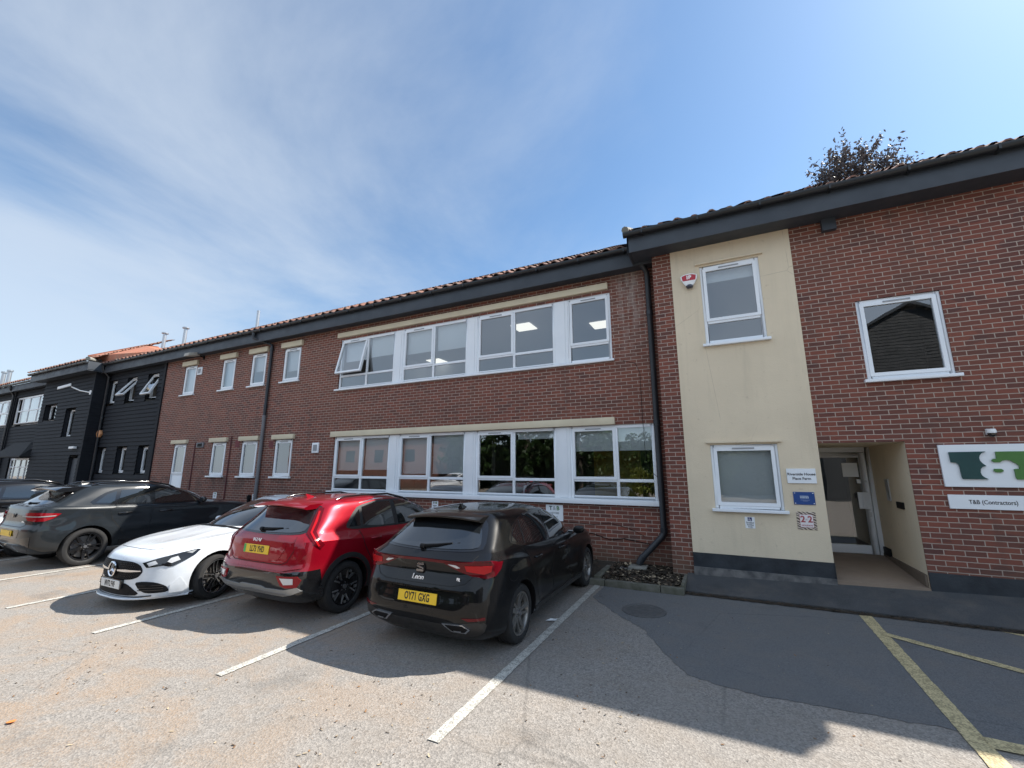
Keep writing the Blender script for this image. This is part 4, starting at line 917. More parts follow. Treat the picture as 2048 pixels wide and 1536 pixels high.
def antenna(car,x,m):
    z=car.hit((x,0,2),(0,0,-1))[0].z; mb=MB(); L=[]
    for i in range(7):
        u=i/6; L.append([(x-.07+.17*u+(.0),w_,z-.004+h) for w_,h in ((.030*(1-u*.6),0),(.016*(1-u*.6),.035*(1-u)+.003),(.004,.062*(1-u)**.7),(-.004,.062*(1-u)**.7),(-.016*(1-u*.6),.035*(1-u)+.003),(-.030*(1-u*.6),0))])
    mb.grid(L); mb.face(L[0]); return mb.obj('roof_antenna',m,car.root,smooth=40)
def wiper(car,y0,y1,z0,z1,parent=None):
    a,n=car.hit((0,y0,z0),(1,0,0)); b,n2=car.hit((0,y1,z1),(1,0,0)); mb=MB()
    mb.tube([a-Vector((.02,0,-.0)),a.lerp(b,.5)-Vector((.035,0,0)),b-Vector((.018,0,0))],[.022,.014,.008],8); mb.tube([a.lerp(b,.35)-Vector((.012,0,.012)),b-Vector((.010,0,.010))+ (b-a)*.25],.008,6); mb.tube([a-Vector((.03,-.02,0)),a-Vector((.03,.03,0))],.028,8)
    return mb.obj('rear_wiper',M['black'],parent or car.root,smooth=50)
# ------------------------------------------------------------------ black hatchback (nearest)
def flare(wx,r,amt=.022,lo=.02):
    def f(p):
        if p.y<.55: return p
        y=p.y
        for x in wx:
            d=math.hypot(p.x-x,p.z-r); y+=amt*smooth(r+.30,r+.04,d)
        return Vector((p.x,y,p.z))
    return f
pk=carpaint('black pearl paint',(.006,.006,.0065),.0,rough=.3,spec=.05,ior=1.42,dust=.04,coat=.8)
WL=lambda k,L: [(0,.90*k),(.35,.965*k),(.85,.995*k),(L*.5,k),(L*.8,.985*k),(L*.93,.95*k),(L,.90*k)]
def hatch_rows(L):
    A=[]
    A.append((.22,L-.16,.30,.35,4,3,.72,.17,0))
    A.append((.12,L-.08,.26,.45,4,3,WL(.83,L),[(0,.27),(.6,.20),(3.7,.19),(L,.22)],0))
    A.append((.035,L-.03,.24,.55,4,2.8,WL(.885,L),[(0,.36),(.6,.30),(3.7,.29),(L,.32)],0))
    A.append((0,L,.25,.62,3.4,2.6,WL(.902,L),[(0,.54),(.8,.52),(L,.50)],0))
    A.append((.012,L-.02,.27,.66,3.2,2.6,WL(.898,L),[(0,.70),(.8,.68),(L,.62)],0))
    A.append((.085,L-.07,.26,.68,3.2,2.5,WL(.895,L),[(0,.87),(.8,.83),(3.4,.80),(L,.72)],0))
    A.append((.055,L-.13,.25,.70,3.2,2.5,WL(.890,L),[(0,.99),(.5,.965),(1.2,.895),(3.4,.875),(L,.76)],1))
    A.append((.105,L-.30,.27,.72,3.2,2.4,WL(.855,L),[(0,1.025),(1.2,.95),(3.3,.935),(L,.82)],0))
    A.append((.16,3.30,.30,.60,3.2,2.2,[(0,.74),(.6,.79),(1.6,.815),(2.6,.80),(3.3,.74)],[(0,1.055),(.6,1.045),(1.6,.99),(2.9,.965),(3.3,1.0)],1))
    A.append((.37,2.86,.36,.50,3.2,2.2,[(.3,.655),(.9,.715),(1.6,.735),(2.5,.715),(2.9,.66)],[(.3,1.22),(1.4,1.21),(2.9,1.22)],0))
    A.append((.53,2.42,.42,.42,3.4,2.2,[(.5,.555),(1.0,.63),(1.6,.645),(2.2,.62),(2.5,.575)],[(.5,1.355),(1.0,1.375),(1.6,1.385),(2.4,1.36)],0))
    A.append((.58,2.26,.42,.42,3.4,2.2,[(.5,.50),(1.0,.55),(1.6,.56),(2.2,.53),(2.4,.50)],[(.5,1.40),(1.0,1.428),(1.6,1.435),(2.3,1.405)],0))
    return A
L=4.37; fl=flare((.83,3.51),.32,.020)
def fl_leon(p):
    q=fl(p)
    q.x+=.050*smooth(.70,.675,q.z)*smooth(.40,.675,q.z)*smooth(.66,.50,q.y)*(1 if q.x<.5 else 0)  # plate recess
    if q.y>.6: # hollow between the arches and a crease through the doors
        q.y-=.020*smooth(.30,.62,q.z)*smooth(.86,.64,q.z)*smooth(1.1,1.7,q.x)*smooth(3.2,2.7,q.x)
        q.y+=.010*math.exp(-((q.z-.80)/.035)**2)*smooth(.3,.9,q.x)*smooth(3.6,3.0,q.x)
    return q
car=Car('parked_car','black five-door hatchback with grey five-spoke wheels, nearest car to the entrance','car',pk,hatch_rows(L),[(.83,.8),(3.51,.8)],.318,fl_leon,.028,loc=(-3.14,4.0,0),rz=PI/2,group='cars parked facing the offices')
# rear glass and spoiler
car.rear(mirrored([(0,1.385),(.30,1.38),(.50,1.36),(.575,1.30),(.685,1.085),(.60,1.06),(0,1.045)]),'rear_window_surround',M['gloss'],off=.003,smoothc=1)
rg=car.rear(mirrored([(0,1.30),(.50,1.285),(.545,1.25),(.635,1.10),(.55,1.078),(0,1.063)]),'rear_window',M['carglass_rear'],off=.008,smoothc=1)
wiper(car,.06,-.30,1.085,1.13,rg)
def spoiler(car,x0,x1,z,hw,drop,m,th=.035,fin=.12):
    mb=MB(); rows=[]; n=16
    for i in range(n+1):
        v=-1+2*i/n; y=hw*v; c=-.035*v*v; e=.10*max(0,abs(v)-.75)**2*16*.25
        xb=x0+e*.6+.03*v*v; rows.append([(x1,y*.97,z+c+.006),(x0+.14,y,z+c-.002),(xb,y,z+c-drop),(xb+.004,y,z+c-drop-th*.5),(x0+.10,y*.98,z+c-drop-th),(x1,y*.96,z+c-.06)])
    mb.grid(rows,0,True); mb.face(rows[0]); mb.face(rows[-1][::-1]); return mb.obj('spoiler',m,car.root,smooth=45,fix=True)
spoiler(car,.40,.80,1.428,.525,.030,pk)
# tail lamps and light bar
car.rear(mirrored([(0,.985),(.45,.980),(.66,.975),(.66,.945),(.45,.950),(0,.957)]),'light_bar',M['redlens_dark'],off=.006,grid=.05)
for sd in (1,-1):
    D=(1,-sd*.8,0)
    q=[(.02,.36,.955),(.02,.55,.975),(.06,.72,.985),(.15,.86,.985),(.34,.90,.965),(.30,.90,.90),(.20,.89,.835),(.12,.84,.815),(.05,.70,.835),(.02,.54,.885)]
    o=car.patch([(x,sd*y,z) for x,y,z in q],D,'tail_lamp',M['redlens_dark'],off=.012,grid=.04,thick=.03)
    car.patch([(x,sd*y,z) for x,y,z in [(.03,.62,.945),(.08,.76,.95),(.17,.86,.945),(.16,.86,.885),(.10,.82,.862),(.03,.65,.885)]],D,'lamp_reflector',M['redlens_bright'],off=.017,grid=.05,thick=.004,parent=o)
    car.patch([(0,sd*y,z) for y,z in [(.40,.95),(.50,.945),(.55,.920),(.51,.912)]],(1,-sd*.4,0),'reversing_lamp',M['clearlens'],off=.017,grid=.05,thick=.004,parent=o)
# bumper: diffuser, recess, exhaust trims, plate
car.rear(mirrored([(0,.36),(.45,.36),(.70,.42),(.82,.40),(.78,.30),(.60,.235),(0,.235)]),'rear_diffuser',M['clad'],off=.005,smoothc=1)
for sd in (1,-1):
    q=[(.34,.375),(.58,.385),(.66,.345),(.60,.30),(.44,.30)]
    o=car.patch([(0,sd*y,z) for y,z in q],(1,0,0),'exhaust_trim',M['chrome'],off=.016,thick=.025)
    car.patch([(0,sd*y,z) for y,z in [(.375,.366),(.57,.373),(.635,.344),(.59,.312),(.45,.312)]],(1,0,0),'exhaust_opening',M['black'],off=.0185,thick=.002,parent=o)
    car.patch([(0,sd*y,z) for y,z in [(.47,.325),(.56,.325),(.55,.315),(.48,.315)]],(1,0,0),'tail_pipe',M['steel'],off=.021,thick=.002,parent=o)
    car.patch([(0,sd*y,z) for y,z in [(.58,.445),(.84,.46),(.84,.435),(.66,.42)]],(1,-sd*.3,0),'reflector',M['redlens_dark'],off=.007,thick=.01)
pp=car.hit((0,0,.585),(1,0,0))[0]; car.plate('OY71 GXG',(pp.x-.014,0,.585),R(-8),M['plate_y'])
# badge: hexagonal black tile with silver S of two slanted bars; model script and trim letters
def rearM(car,y,z,off=.012,tilt=0):
    h,n=car.hit((0,y,z),(1,0,0)); return Matrix.Translation((h.x-off,y,z))@Matrix.Rotation(-PI/2,4,'Z')@Matrix.Rotation(PI/2+tilt,4,'X')
B=rearM(car,.0,.885,.016,R(-6))
mb=MB(); q=[(-.045,.06),(.045,.06),(.06,.03),(.06,-.03),(.04,-.06),(-.04,-.06),(-.06,-.03),(-.06,.03)]; mb.prism([(x,y,-.02) for x,y in q],(0,0,.02)); mb.v=[B@Vector(v) for v in mb.v]; bd=mb.obj('badge',M['gloss'],car.root)
mb=MB()
for q in ([(-.046,.040),(.046,.046),(.046,.022),(-.015,.018),(-.046,.020)],[(-.046,.016),(-.046,.002),(.046,-.022),(.046,-.006)],[(.046,-.026),(.046,-.044),(-.046,-.046),(-.046,-.022),(.012,-.022)],): mb.prism([(x,y,.0005) for x,y in q],(0,0,.004))
mb.v=[B@Vector(v) for v in mb.v]; mb.obj('emblem',M['chrome'],bd)
M['badge']=mat('bright badge lettering',(.85,.85,.86),.3,.3)
textobj('Leon',.085,M['badge'],rearM(car,.015,.785,.008,R(-4)),car.root,'lettering',sx=1.0,shear=.35,bold=.0012,depth=.002,spacing=.92)
textobj('FR',.042,M['badge'],rearM(car,-.50,.80,.010,R(-4))@Matrix.Rotation(R(-14),4,'Y'),car.root,'lettering',sx=1.15,shear=.2,bold=.002,depth=.002)
# shut lines
car.seams([([(.62,.90),(.66,.84),(.58,.765),(.45,.735),(-.45,.735),(-.58,.765),(-.66,.84),(-.62,.90)],'rear',1),([(.67,1.03),(.64,.97),(.63,.95)],'rear',1),([(-.67,1.03),(-.64,.97),(-.63,.95)],'rear',1),([(.12,.47),(.145,.455),(.165,.47),(.145,.49),(.12,.47)],'rear',1)],w=.007)
for sd in (1,-1):
    # side glass with black frame
    car.side([(.72,1.10),(.90,1.235),(1.15,1.335),(1.45,1.385),(1.85,1.395),(2.22,1.375),(2.55,1.28),(2.95,1.06),(3.02,.985),(2.6,.965),(1.9,.975),(1.25,1.00),(.95,1.035)],'window_frame',M['gloss'],sd,off=.003,smoothc=1)
    car.side([(1.12,1.045),(1.16,1.30),(1.45,1.355),(1.80,1.36),(1.82,1.00),(1.5,1.01)],'side_window',M['carglass'],sd,off=.007)
    car.side([(.80,1.10),(.94,1.215),(1.06,1.27),(1.07,1.065),(.95,1.075)],'side_window',M['carglass'],sd,off=.007)
    car.side([(1.90,1.36),(2.18,1.345),(2.48,1.255),(2.78,1.07),(2.78,.99),(1.92,.995)],'side_window',M['carglass'],sd,off=.007)
    fd=car.side([(1.91,.955),(2.98,.945),(3.04,.80),(3.02,.50),(2.93,.33),(1.87,.33),(1.84,.55)],'door',pk,sd,off=.003,thick=.006,rim=M['gap'])
    rd=car.side([(1.87,.955),(1.25,.985),(1.02,1.0),(1.10,.80),(1.22,.60),(1.30,.42),(1.36,.33),(1.85,.33),(1.81,.55)],'door',pk,sd,off=.003,thick=.006,rim=M['gap'])
    handle(car,2.06,2.28,.845,sd,pk,fd); handle(car,1.22,1.42,.865,sd,pk,rd)
    car.seams([([(1.89,.97),(1.825,.55),(1.86,.325)],'side',sd),([(3.0,.95),(3.055,.80),(3.035,.5),(2.95,.32),(1.36,.32)],'side',sd),([(1.0,1.0),(1.09,.80),(1.21,.60),(1.29,.42),(1.36,.32)],'side',sd)],w=.010)
    mirror(car,2.83,.865,1.0,sd,pk)
    car.side([(1.20,.30),(3.12,.30),(3.10,.225),(1.24,.225)],'sill_trim',M['clad'],sd,off=.006)
    if sd<0: car.side(Car.strip([(.62+.11*math.cos(t),.80+.085*math.sin(t)) for t in [2*PI*k/20 for k in range(21)]],.006),'fuel_flap_gap',M['gap'],sd,off=.004,thick=0)
antenna(car,.92,pk)
car.top([(2.42,.50),(2.95,.58),(3.22,.40),(3.27,0),(3.22,-.40),(2.95,-.58),(2.42,-.50),(2.40,0)],'windscreen',M['carglass'],off=.004)
sp=[]
for k in range(5):
    a=2*PI*k/5; sp+=[spoke(a,.075,.06,.03,dish=.03,off0=-.005,off1=-.050,face=1,edge=0),spoke(a,.05,.032,.03,dish=.035,off0=.03,off1=.035)]
W1=wheel_meshes('a',.318,.225,.225,sp,M['alloy_grey'],M['alloy_grey'])
for x in (.83,3.51):
    for sd in (1,-1): car.add_wheel(x,.775,sd,*W1)
LEON=car
# ------------------------------------------------------------------ red crossover
rp=carpaint('metallic red paint',(.28,.003,.013),.35,rough=.30)
WK=lambda k,L: [(0,.905*k),(.35,.965*k),(.85,.995*k),(L*.5,k),(L*.8,.985*k),(L*.93,.95*k),(L,.90*k)]
def suv_rows(L,k=1.0,zz=0.0):
    A=[]; Wd=lambda w: WK(w,L)
    A.append((.24,L-.16,.30,.35,4,3,.70,.22+zz,0))
    A.append((.13,L-.08,.26,.45,4,3,Wd(.84*k),[(0,.33+zz),(.7,.25+zz),(3.6,.24+zz),(L,.26+zz)],0))
    A.append((.03,L-.03,.24,.55,4,2.8,Wd(.89*k),[(0,.44+zz),(.7,.36),(3.6,.35),(L,.38)],0))
    A.append((0,L,.24,.62,3.6,2.6,Wd(.910*k),[(0,.60+zz),(.8,.58),(L,.56)],0))
    A.append((.045,L-.02,.25,.66,3.4,2.6,Wd(.902*k),[(0,.74+zz),(.8,.72),(L,.70)],0))
    A.append((.06,L-.05,.25,.68,3.4,2.5,Wd(.898*k),[(0,.90+zz),(.8,.87),(3.4,.85),(L,.80)],0))
    A.append((.075,L-.13,.25,.70,3.2,2.5,Wd(.890*k),[(0,1.01+zz),(.5,.99+zz),(1.2,.95+zz),(3.4,.94),(L,.86)],1))
    A.append((.105,L-.30,.26,.72,3.2,2.4,Wd(.860*k),[(0,1.055+zz),(1.2,1.00+zz),(3.3,.99),(L,.92)],0))
    return A
L=4.42
rows=suv_rows(L)
rows.append((.15,3.32,.30,.60,3.2,2.2,[(0,.76),(.6,.80),(1.6,.82),(2.6,.805),(3.3,.74)],[(0,1.10),(.6,1.09),(1.6,1.045),(2.9,1.03),(3.3,1.06)],1))
rows.append((.32,2.90,.36,.50,3.2,2.2,[(.3,.68),(.9,.735),(1.6,.75),(2.5,.725),(2.9,.67)],[(.3,1.27),(1.4,1.28),(2.9,1.30)],0))
rows.append((.46,2.42,.42,.42,3.4,2.2,[(.4,.59),(1.0,.65),(1.6,.665),(2.2,.64),(2.5,.59)],[(.4,1.435),(1.0,1.455),(1.6,1.465),(2.4,1.43)],0))
rows.append((.51,2.26,.42,.42,3.4,2.2,[(.5,.52),(1.0,.57),(1.6,.58),(2.2,.55),(2.4,.52)],[(.5,1.48),(1.0,1.505),(1.6,1.515),(2.3,1.48)],0))
f2=flare((.80,3.52),.335,.016)
car=Car('parked_car','red five-door crossover with black lower cladding and tail lamps up the rear pillars','car',rp,rows,[(.80,.8),(3.52,.8)],.338,f2,.025,loc=(-5.80,3.90,0),rz=PI/2,group='cars parked facing the offices')
car.rear(mirrored([(0,1.46),(.38,1.45),(.56,1.43),(.60,1.38),(.695,1.115),(.62,1.085),(0,1.07)]),'rear_window_surround',M['gloss'],off=.003,smoothc=1)
rg=car.rear(mirrored([(0,1.40),(.50,1.385),(.55,1.36),(.655,1.135),(.58,1.105),(0,1.09)]),'rear_window',M['carglass_rear'],off=.008,smoothc=1)
wiper(car,.10,-.28,1.13,1.155,rg)
spoiler(car,.24,.72,1.495,.545,.040,rp,.03)
# boomerang lamps climbing the pillars
for sd in (1,-1):
    D=(1,-sd*1.1,0)
    q=[(.43,.66,1.41),(.50,.69,1.40),(.38,.77,1.24),(.27,.835,1.115),(.30,.88,1.03),(.37,.905,.95),(.31,.90,.905),(.22,.885,.97),(.13,.82,1.10),(.28,.735,1.25)]
    o=car.patch([(x,sd*y,z) for x,y,z in q],D,'tail_lamp',M['redlens_dark'],off=.010,grid=.035,thick=.02)
    q=[(.44,.69,1.36),(.34,.762,1.23),(.215,.83,1.105),(.30,.893,.945),(.275,.89,.94),(.185,.825,1.105),(.31,.75,1.235),(.42,.675,1.36)]
    car.patch([(x,sd*y,z) for x,y,z in q],D,'light_strip',M['redlens_bright'],off=.015,grid=.03,thick=.003,parent=o)
    # red blade of bodywork beside each lamp
    car.patch([(x,sd*y,z) for x,y,z in [(.08,.66,1.05),(.14,.74,1.06),(.12,.83,.88),(.05,.80,.78),(.04,.70,.84)]],(1,-sd*.4,0),'rear_wing_blade',rp,off=.012,grid=.05,thick=.02)
    # lower lamp cluster in the cladding
    o=car.patch([(x,sd*y,z) for x,y,z in [(0,.50,.60),(0,.62,.60),(.06,.80,.605),(.09,.84,.56),(.06,.80,.475),(0,.66,.465),(0,.58,.49)]],(1,-sd*.45,0),'fog_lamp',M['redlens'],off=.019,thick=.02)
    car.patch([(x,sd*y,z) for x,y,z in [(0,.57,.58),(.04,.76,.582),(.04,.76,.515),(0,.64,.505)]],(1,-sd*.45,0),'reversing_lamp',M['clearlens'],off=.024,thick=.004,parent=o)
# cladding, skid plate
car.rear(mirrored([(0,.645),(.55,.63),(.78,.655),(.83,.655),(.83,.30),(.76,.235),(0,.235)]),'rear_cladding',M['gloss'],off=.012,grid=.04)
for sd in (1,-1): car.patch([(.03,sd*.80,.655),(.20,sd*.89,.655),(.34,sd*.90,.655),(.37,sd*.90,.50),(.43,sd*.90,.30),(.40,sd*.88,.25),(.10,sd*.80,.25)],(.45,-sd,0),'corner_cladding',M['gloss'],off=.010,grid=.04)
car.rear(mirrored([(0,.455),(.20,.455),(.27,.435),(.62,.44),(.78,.475),(.82,.43),(.70,.385),(.55,.355),(0,.355)]),'skid_plate',M['silver'],off=.021,thick=.02)
car.rear(mirrored([(0,.41),(.25,.40),(.60,.40),(.66,.38),(.5,.365),(0,.365)]),'skid_inset',noisy('dull grey',(.16,.16,.16),(.2,.2,.2),3,.6),off=.026,thick=.004)
# tailgate crease panel and shut line
car.rear([(.44,1.00),(-.44,1.00),(-.54,.95),(-.40,.745),(.40,.745),(.54,.95)],'tailgate_panel',rp,off=.006,smoothc=1,thick=.012)
car.rear(mirrored([(0,.715),(.60,.70),(.82,.745),(.80,.69),(.58,.655),(0,.665)]),'bumper_ledge',rp,off=.022,thick=.03)
car.seams([([(.62,1.06),(.64,1.02),(.66,.90),(.58,.76),(.48,.725),(-.48,.725),(-.58,.76),(-.66,.90),(-.64,1.02),(-.62,1.06)],'rear',1)],w=.008)
pp=car.hit((0,0,.885),(1,0,0))[0]; car.plate('LL73 YHD',(pp.x-.016,.03,.885),R(-4),M['plate_y'],band=M['green'])
# stylised joined badge letters
B=rearM(car,.03,1.005,.016,R(-8)); mb=MB()
for q in ([(-.088,-.022),(-.088,.022),(-.076,.022),(-.076,-.022)],[(-.076,-.004),(-.048,.022),(-.032,.022),(-.07,-.012)],[(-.064,-.002),(-.036,-.022),(-.020,-.022),(-.054,.008)],[(-.030,-.022),(-.012,.022),(.0,.022),(-.018,-.022)],[(-.004,-.022),(.0,-.022),(.04,.022),(.026,.022)] ,[(.026,.022),(.04,.022),(.058,-.022),(.044,-.022)],[(.05,-.022),(.064,-.022),(.082,.022),(.070,.022)]): mb.prism([(x*1.0,y,.0) for x,y in q],(0,0,.005))
mb.v=[B@Vector(v) for v in mb.v]; mb.obj('badge_lettering',M['badge'],car.root)
for sd in (1,-1):
    car.side([(.80,1.12),(.98,1.30),(1.12,1.40),(1.5,1.455),(1.85,1.46),(2.22,1.44),(2.55,1.34),(2.98,1.12),(3.05,1.045),(2.6,1.03),(1.9,1.04),(1.25,1.065),(.95,1.08)],'window_frame',M['clad'],sd,off=.003,smoothc=1)
    car.side([(1.14,1.11),(1.18,1.375),(1.45,1.425),(1.80,1.425),(1.82,1.07),(1.5,1.08)],'side_window',M['carglass'],sd,off=.007)
    car.side([(.88,1.125),(1.04,1.29),(1.12,1.35),(1.09,1.115)],'side_window',M['carglass'],sd,off=.007)
    car.side([(1.90,1.425),(2.18,1.41),(2.48,1.315),(2.83,1.12),(2.86,1.055),(1.92,1.065)],'side_window',M['carglass'],sd,off=.007)
    car.side(Car.strip([(1.15,1.435),(1.5,1.475),(1.85,1.48),(2.22,1.46),(2.6,1.34),(2.98,1.13)],.012),'chrome_strip',M['chrome'],sd,off=.006,thick=.004)
    fd=car.side([(1.91,1.02),(2.98,1.01),(3.06,.85),(3.04,.55),(2.93,.42),(1.87,.42),(1.84,.60)],'door',rp,sd,off=.003,thick=.006,rim=M['gap'])
    rd=car.side([(1.87,1.02),(1.25,1.05),(1.06,1.06),(1.12,.85),(1.24,.65),(1.33,.50),(1.40,.42),(1.85,.42),(1.81,.60)],'door',rp,sd,off=.003,thick=.006,rim=M['gap'])
    handle(car,2.04,2.26,.905,sd,rp,fd); handle(car,1.24,1.44,.925,sd,rp,rd)
    car.seams([([(1.89,1.03),(1.825,.60),(1.86,.42)],'side',sd),([(1.04,1.06),(1.11,.85),(1.23,.65),(1.32,.50),(1.39,.41)],'side',sd)],w=.010)
    mirror(car,2.86,.875,1.06,sd,M['gloss'])
    # wheel-arch and sill cladding
    for xc in (.80,3.52):
        a0=[(xc+.455*math.cos(t),.338+.455*math.sin(t)) for t in [R(-12)+R(204)*k/24 for k in range(25)]]
        a1=[(xc+.388*math.cos(t),.338+.388*math.sin(t)) for t in [R(192)-R(204)*k/24 for k in range(25)]]
        car.side(a0+a1,'arch_cladding',M['clad'],sd,off=.010,thick=.03)
    car.side([(1.21,.40),(3.12,.40),(3.10,.255),(1.23,.255)],'sill_cladding',M['clad'],sd,off=.010)
    mb=MB(); P=[]
    for x,z in ((.82,1.475),(.95,1.515),(1.3,1.54),(1.9,1.545),(2.3,1.515),(2.45,1.475)):
        h=car.hit((x,sd*.56,2),(0,0,-1))[0]; P.append((x,sd*.555,max(h.z+.005,h.z+(.03 if .9<x<2.4 else .004))))
    mb.tube(P,.016,8); mb.obj('roof_rail',M['gloss'],car.root,smooth=50)
antenna(car,.80,rp)
car.top([(2.42,.52),(2.95,.60),(3.24,.40),(3.29,0),(3.24,-.40),(2.95,-.60),(2.42,-.52),(2.40,0)],'windscreen',M['carglass'],off=.004)
sp=[]
for k in range(5):
    a=2*PI*k/5
    sp+=[spoke(a,.10,.16,.03,dish=.02),spoke(a,.024,.022,.10,dish=.008,mi=1,off0=.050,off1=.075,th=.03),spoke(a,.024,.022,.10,dish=.008,mi=1,off0=-.050,off1=-.075,th=.03),spoke(a+PI/5,.05,.03,.19,dish=.006,mi=1,th=.03)]
W2=wheel_meshes('b',.338,.225,.235,sp,M['alloy_black'],M['alloy_bright'])
for x in (.80,3.52):
    for sd in (1,-1): car.add_wheel(x,.782,sd,*W2)
KIA=car
# ------------------------------------------------------------------ white coupe-saloon, nose out
wp=carpaint('white paint',(.66,.69,.72),0,rough=.28,spec=.3)
L=4.69
rows=[]; Wc=lambda w: [(0,.86*w),(.4,.955*w),(.95,.995*w),(L*.5,.985*w),(L*.74,.99*w),(L*.8,w),(L*.92,.975*w),(L,.93*w)]
rows.append((.22,L-.14,.30,.40,4,3,.72,.16,0))
rows.append((.12,L-.03,.28,.55,4,2.6,Wc(.86),[(0,.28),(.6,.19),(3.7,.17),(L,.17)],0))
rows.append((.03,L-.015,.26,.62,4,2.6,Wc(.90),[(0,.38),(.6,.29),(3.7,.28),(L,.27)],0))
rows.append((0,L-.02,.26,.68,3.6,2.5,Wc(.915),[(0,.56),(.8,.50),(L,.46)],0))
rows.append((.02,L-.01,.27,.74,3.4,2.4,Wc(.912),[(0,.72),(.8,.66),(3.5,.64),(L,.60)],0))
rows.append((.04,L-.045,.27,.78,3.2,2.3,Wc(.905),[(0,.86),(.8,.80),(3.4,.76),(L,.70)],0))
rows.append((.06,L-.14,.27,.80,3.2,2.2,Wc(.885),[(0,.96),(.9,.90),(3.2,.86),(4.0,.82),(L,.745)],0))
rows.append((.10,L-.34,.28,.85,3.2,2.1,Wc(.835),[(0,.99),(1.2,.935),(3.2,.905),(4.0,.865),(L,.785)],0))
rows.append((.45,L-.85,.30,.80,3,2.1,Wc(.80),[(0,1.0),(1.2,.945),(3.2,.935),(3.8,.895),(L,.84)],0))
rows.append((.75,3.32,.40,.62,3,2.2,[(.7,.66),(1.4,.76),(2.0,.775),(2.7,.765),(3.3,.70)],[(.7,1.01),(1.6,.965),(2.9,.95),(3.3,.99)],1))
rows.append((1.15,2.92,.40,.50,3,2.2,[(1.1,.60),(1.5,.675),(2.0,.695),(2.6,.68),(2.9,.63)],[(1.1,1.17),(1.6,1.17),(2.9,1.185)],0))
rows.append((1.52,2.50,.36,.40,3,2.2,[(1.5,.53),(1.8,.585),(2.1,.59),(2.5,.555)],[(1.5,1.325),(2.0,1.36),(2.5,1.335)],0))
rows.append((1.64,2.36,.30,.36,3,2.2,[(1.6,.47),(1.9,.51),(2.1,.515),(2.4,.48)],[(1.6,1.375),(2.0,1.405),(2.4,1.38)],0))
f3=flare((1.03,3.76),.325,.020)
def f_cla(p):
    q=f3(p)
    # power domes on the bonnet
    if q.x>3.2 and q.z>.7 and q.y<.75: q.z+=.020*math.exp(-((q.y-.37)/.055)**2)*smooth(4.5,4.0,q.x)*smooth(3.2,3.5,q.x)
    return q
car=Car('parked_car','white low-slung saloon parked nose out with black diamond grille and chrome star','car',wp,rows,[(1.03,.8),(3.76,.8)],.330,f_cla,.025,loc=(-8.10,8.03,0),rz=-PI/2,sub=6,group=None)
# grille: dark mesh, chrome blades, star in ring
gr=car.front(mirrored([(0,.655),(.36,.65),(.50,.61),(.555,.52),(.50,.44),(.38,.405),(0,.395)]),'grille',M['black'],off=.006,smoothc=2,grid=.04)
M['grille_pin']=mat('grille pins',(.035,.035,.038),.3,.6)
mb=MB()
for i in range(-16,17):
    for j in range(-4,5):
        y=i*.031+(.0155 if j%2 else 0); z=.525+j*.026
        if abs(y)>.50-abs(z-.525)*.9 or abs(y)<.14: continue
        h,n=car.hit((9,y,z),(-1,0,0)); c=h+Vector((.010,0,0)); mb.hexa([c+Vector((0,-.006,-.004)),c+Vector((0,.006,-.004)),c+Vector((.005,.003,0)),c+Vector((.005,-.003,0)),c+Vector((0,-.006,.006)),c+Vector((0,.006,.006)),c+Vector((.005,.003,.003)),c+Vector((.005,-.003,.003))])
mb.tube([car.hit((9,y,.525),(-1,0,0))[0]+Vector((.004,0,0)) for y in [-.5+.05*k for k in range(21)]],.004,6); mb.obj('grille_mesh',M['grille_pin'],gr)
for sd in (1,-1):
    car.front([(sd*y,z) for y,z in [(.12,.535),(.30,.545),(.53,.535),(.54,.522),(.30,.510),(.12,.515)]],'grille_blade',M['chrome'],off=.024,thick=.02)
h,n=car.hit((9,0,.53),(-1,0,0)); c=Vector((h.x+.028,0,.53))
mb=MB(); mb.lathe([(.092,-.012),(.105,-.006),(.105,.006),(.092,.012),(.082,.004),(.082,-.004),(.092,-.012)],c,'x',40); 
for k in range(3):
    a=PI/2+2*PI*k/3; u=Vector((0,math.cos(a),math.sin(a))); v=Vector((0,-math.sin(a),math.cos(a))); tip=c+u*.086
    mb.hexa([c-v*.018-Vector((.004,0,0)),c+v*.018-Vector((.004,0,0)),tip+v*.003-Vector((.004,0,0)),tip-v*.003-Vector((.004,0,0)),c-v*.002+Vector((.016,0,0)),c+v*.002+Vector((.016,0,0)),tip+v*.001+Vector((.004,0,0)),tip-v*.001+Vector((.004,0,0))])
mb.obj('star_emblem',M['chrome'],car.root,smooth=30); mb=MB(); mb.lathe([(0,-.012),(.098,-.012)],c,'x',32); mb.obj('emblem_backing',M['gloss'],car.root)
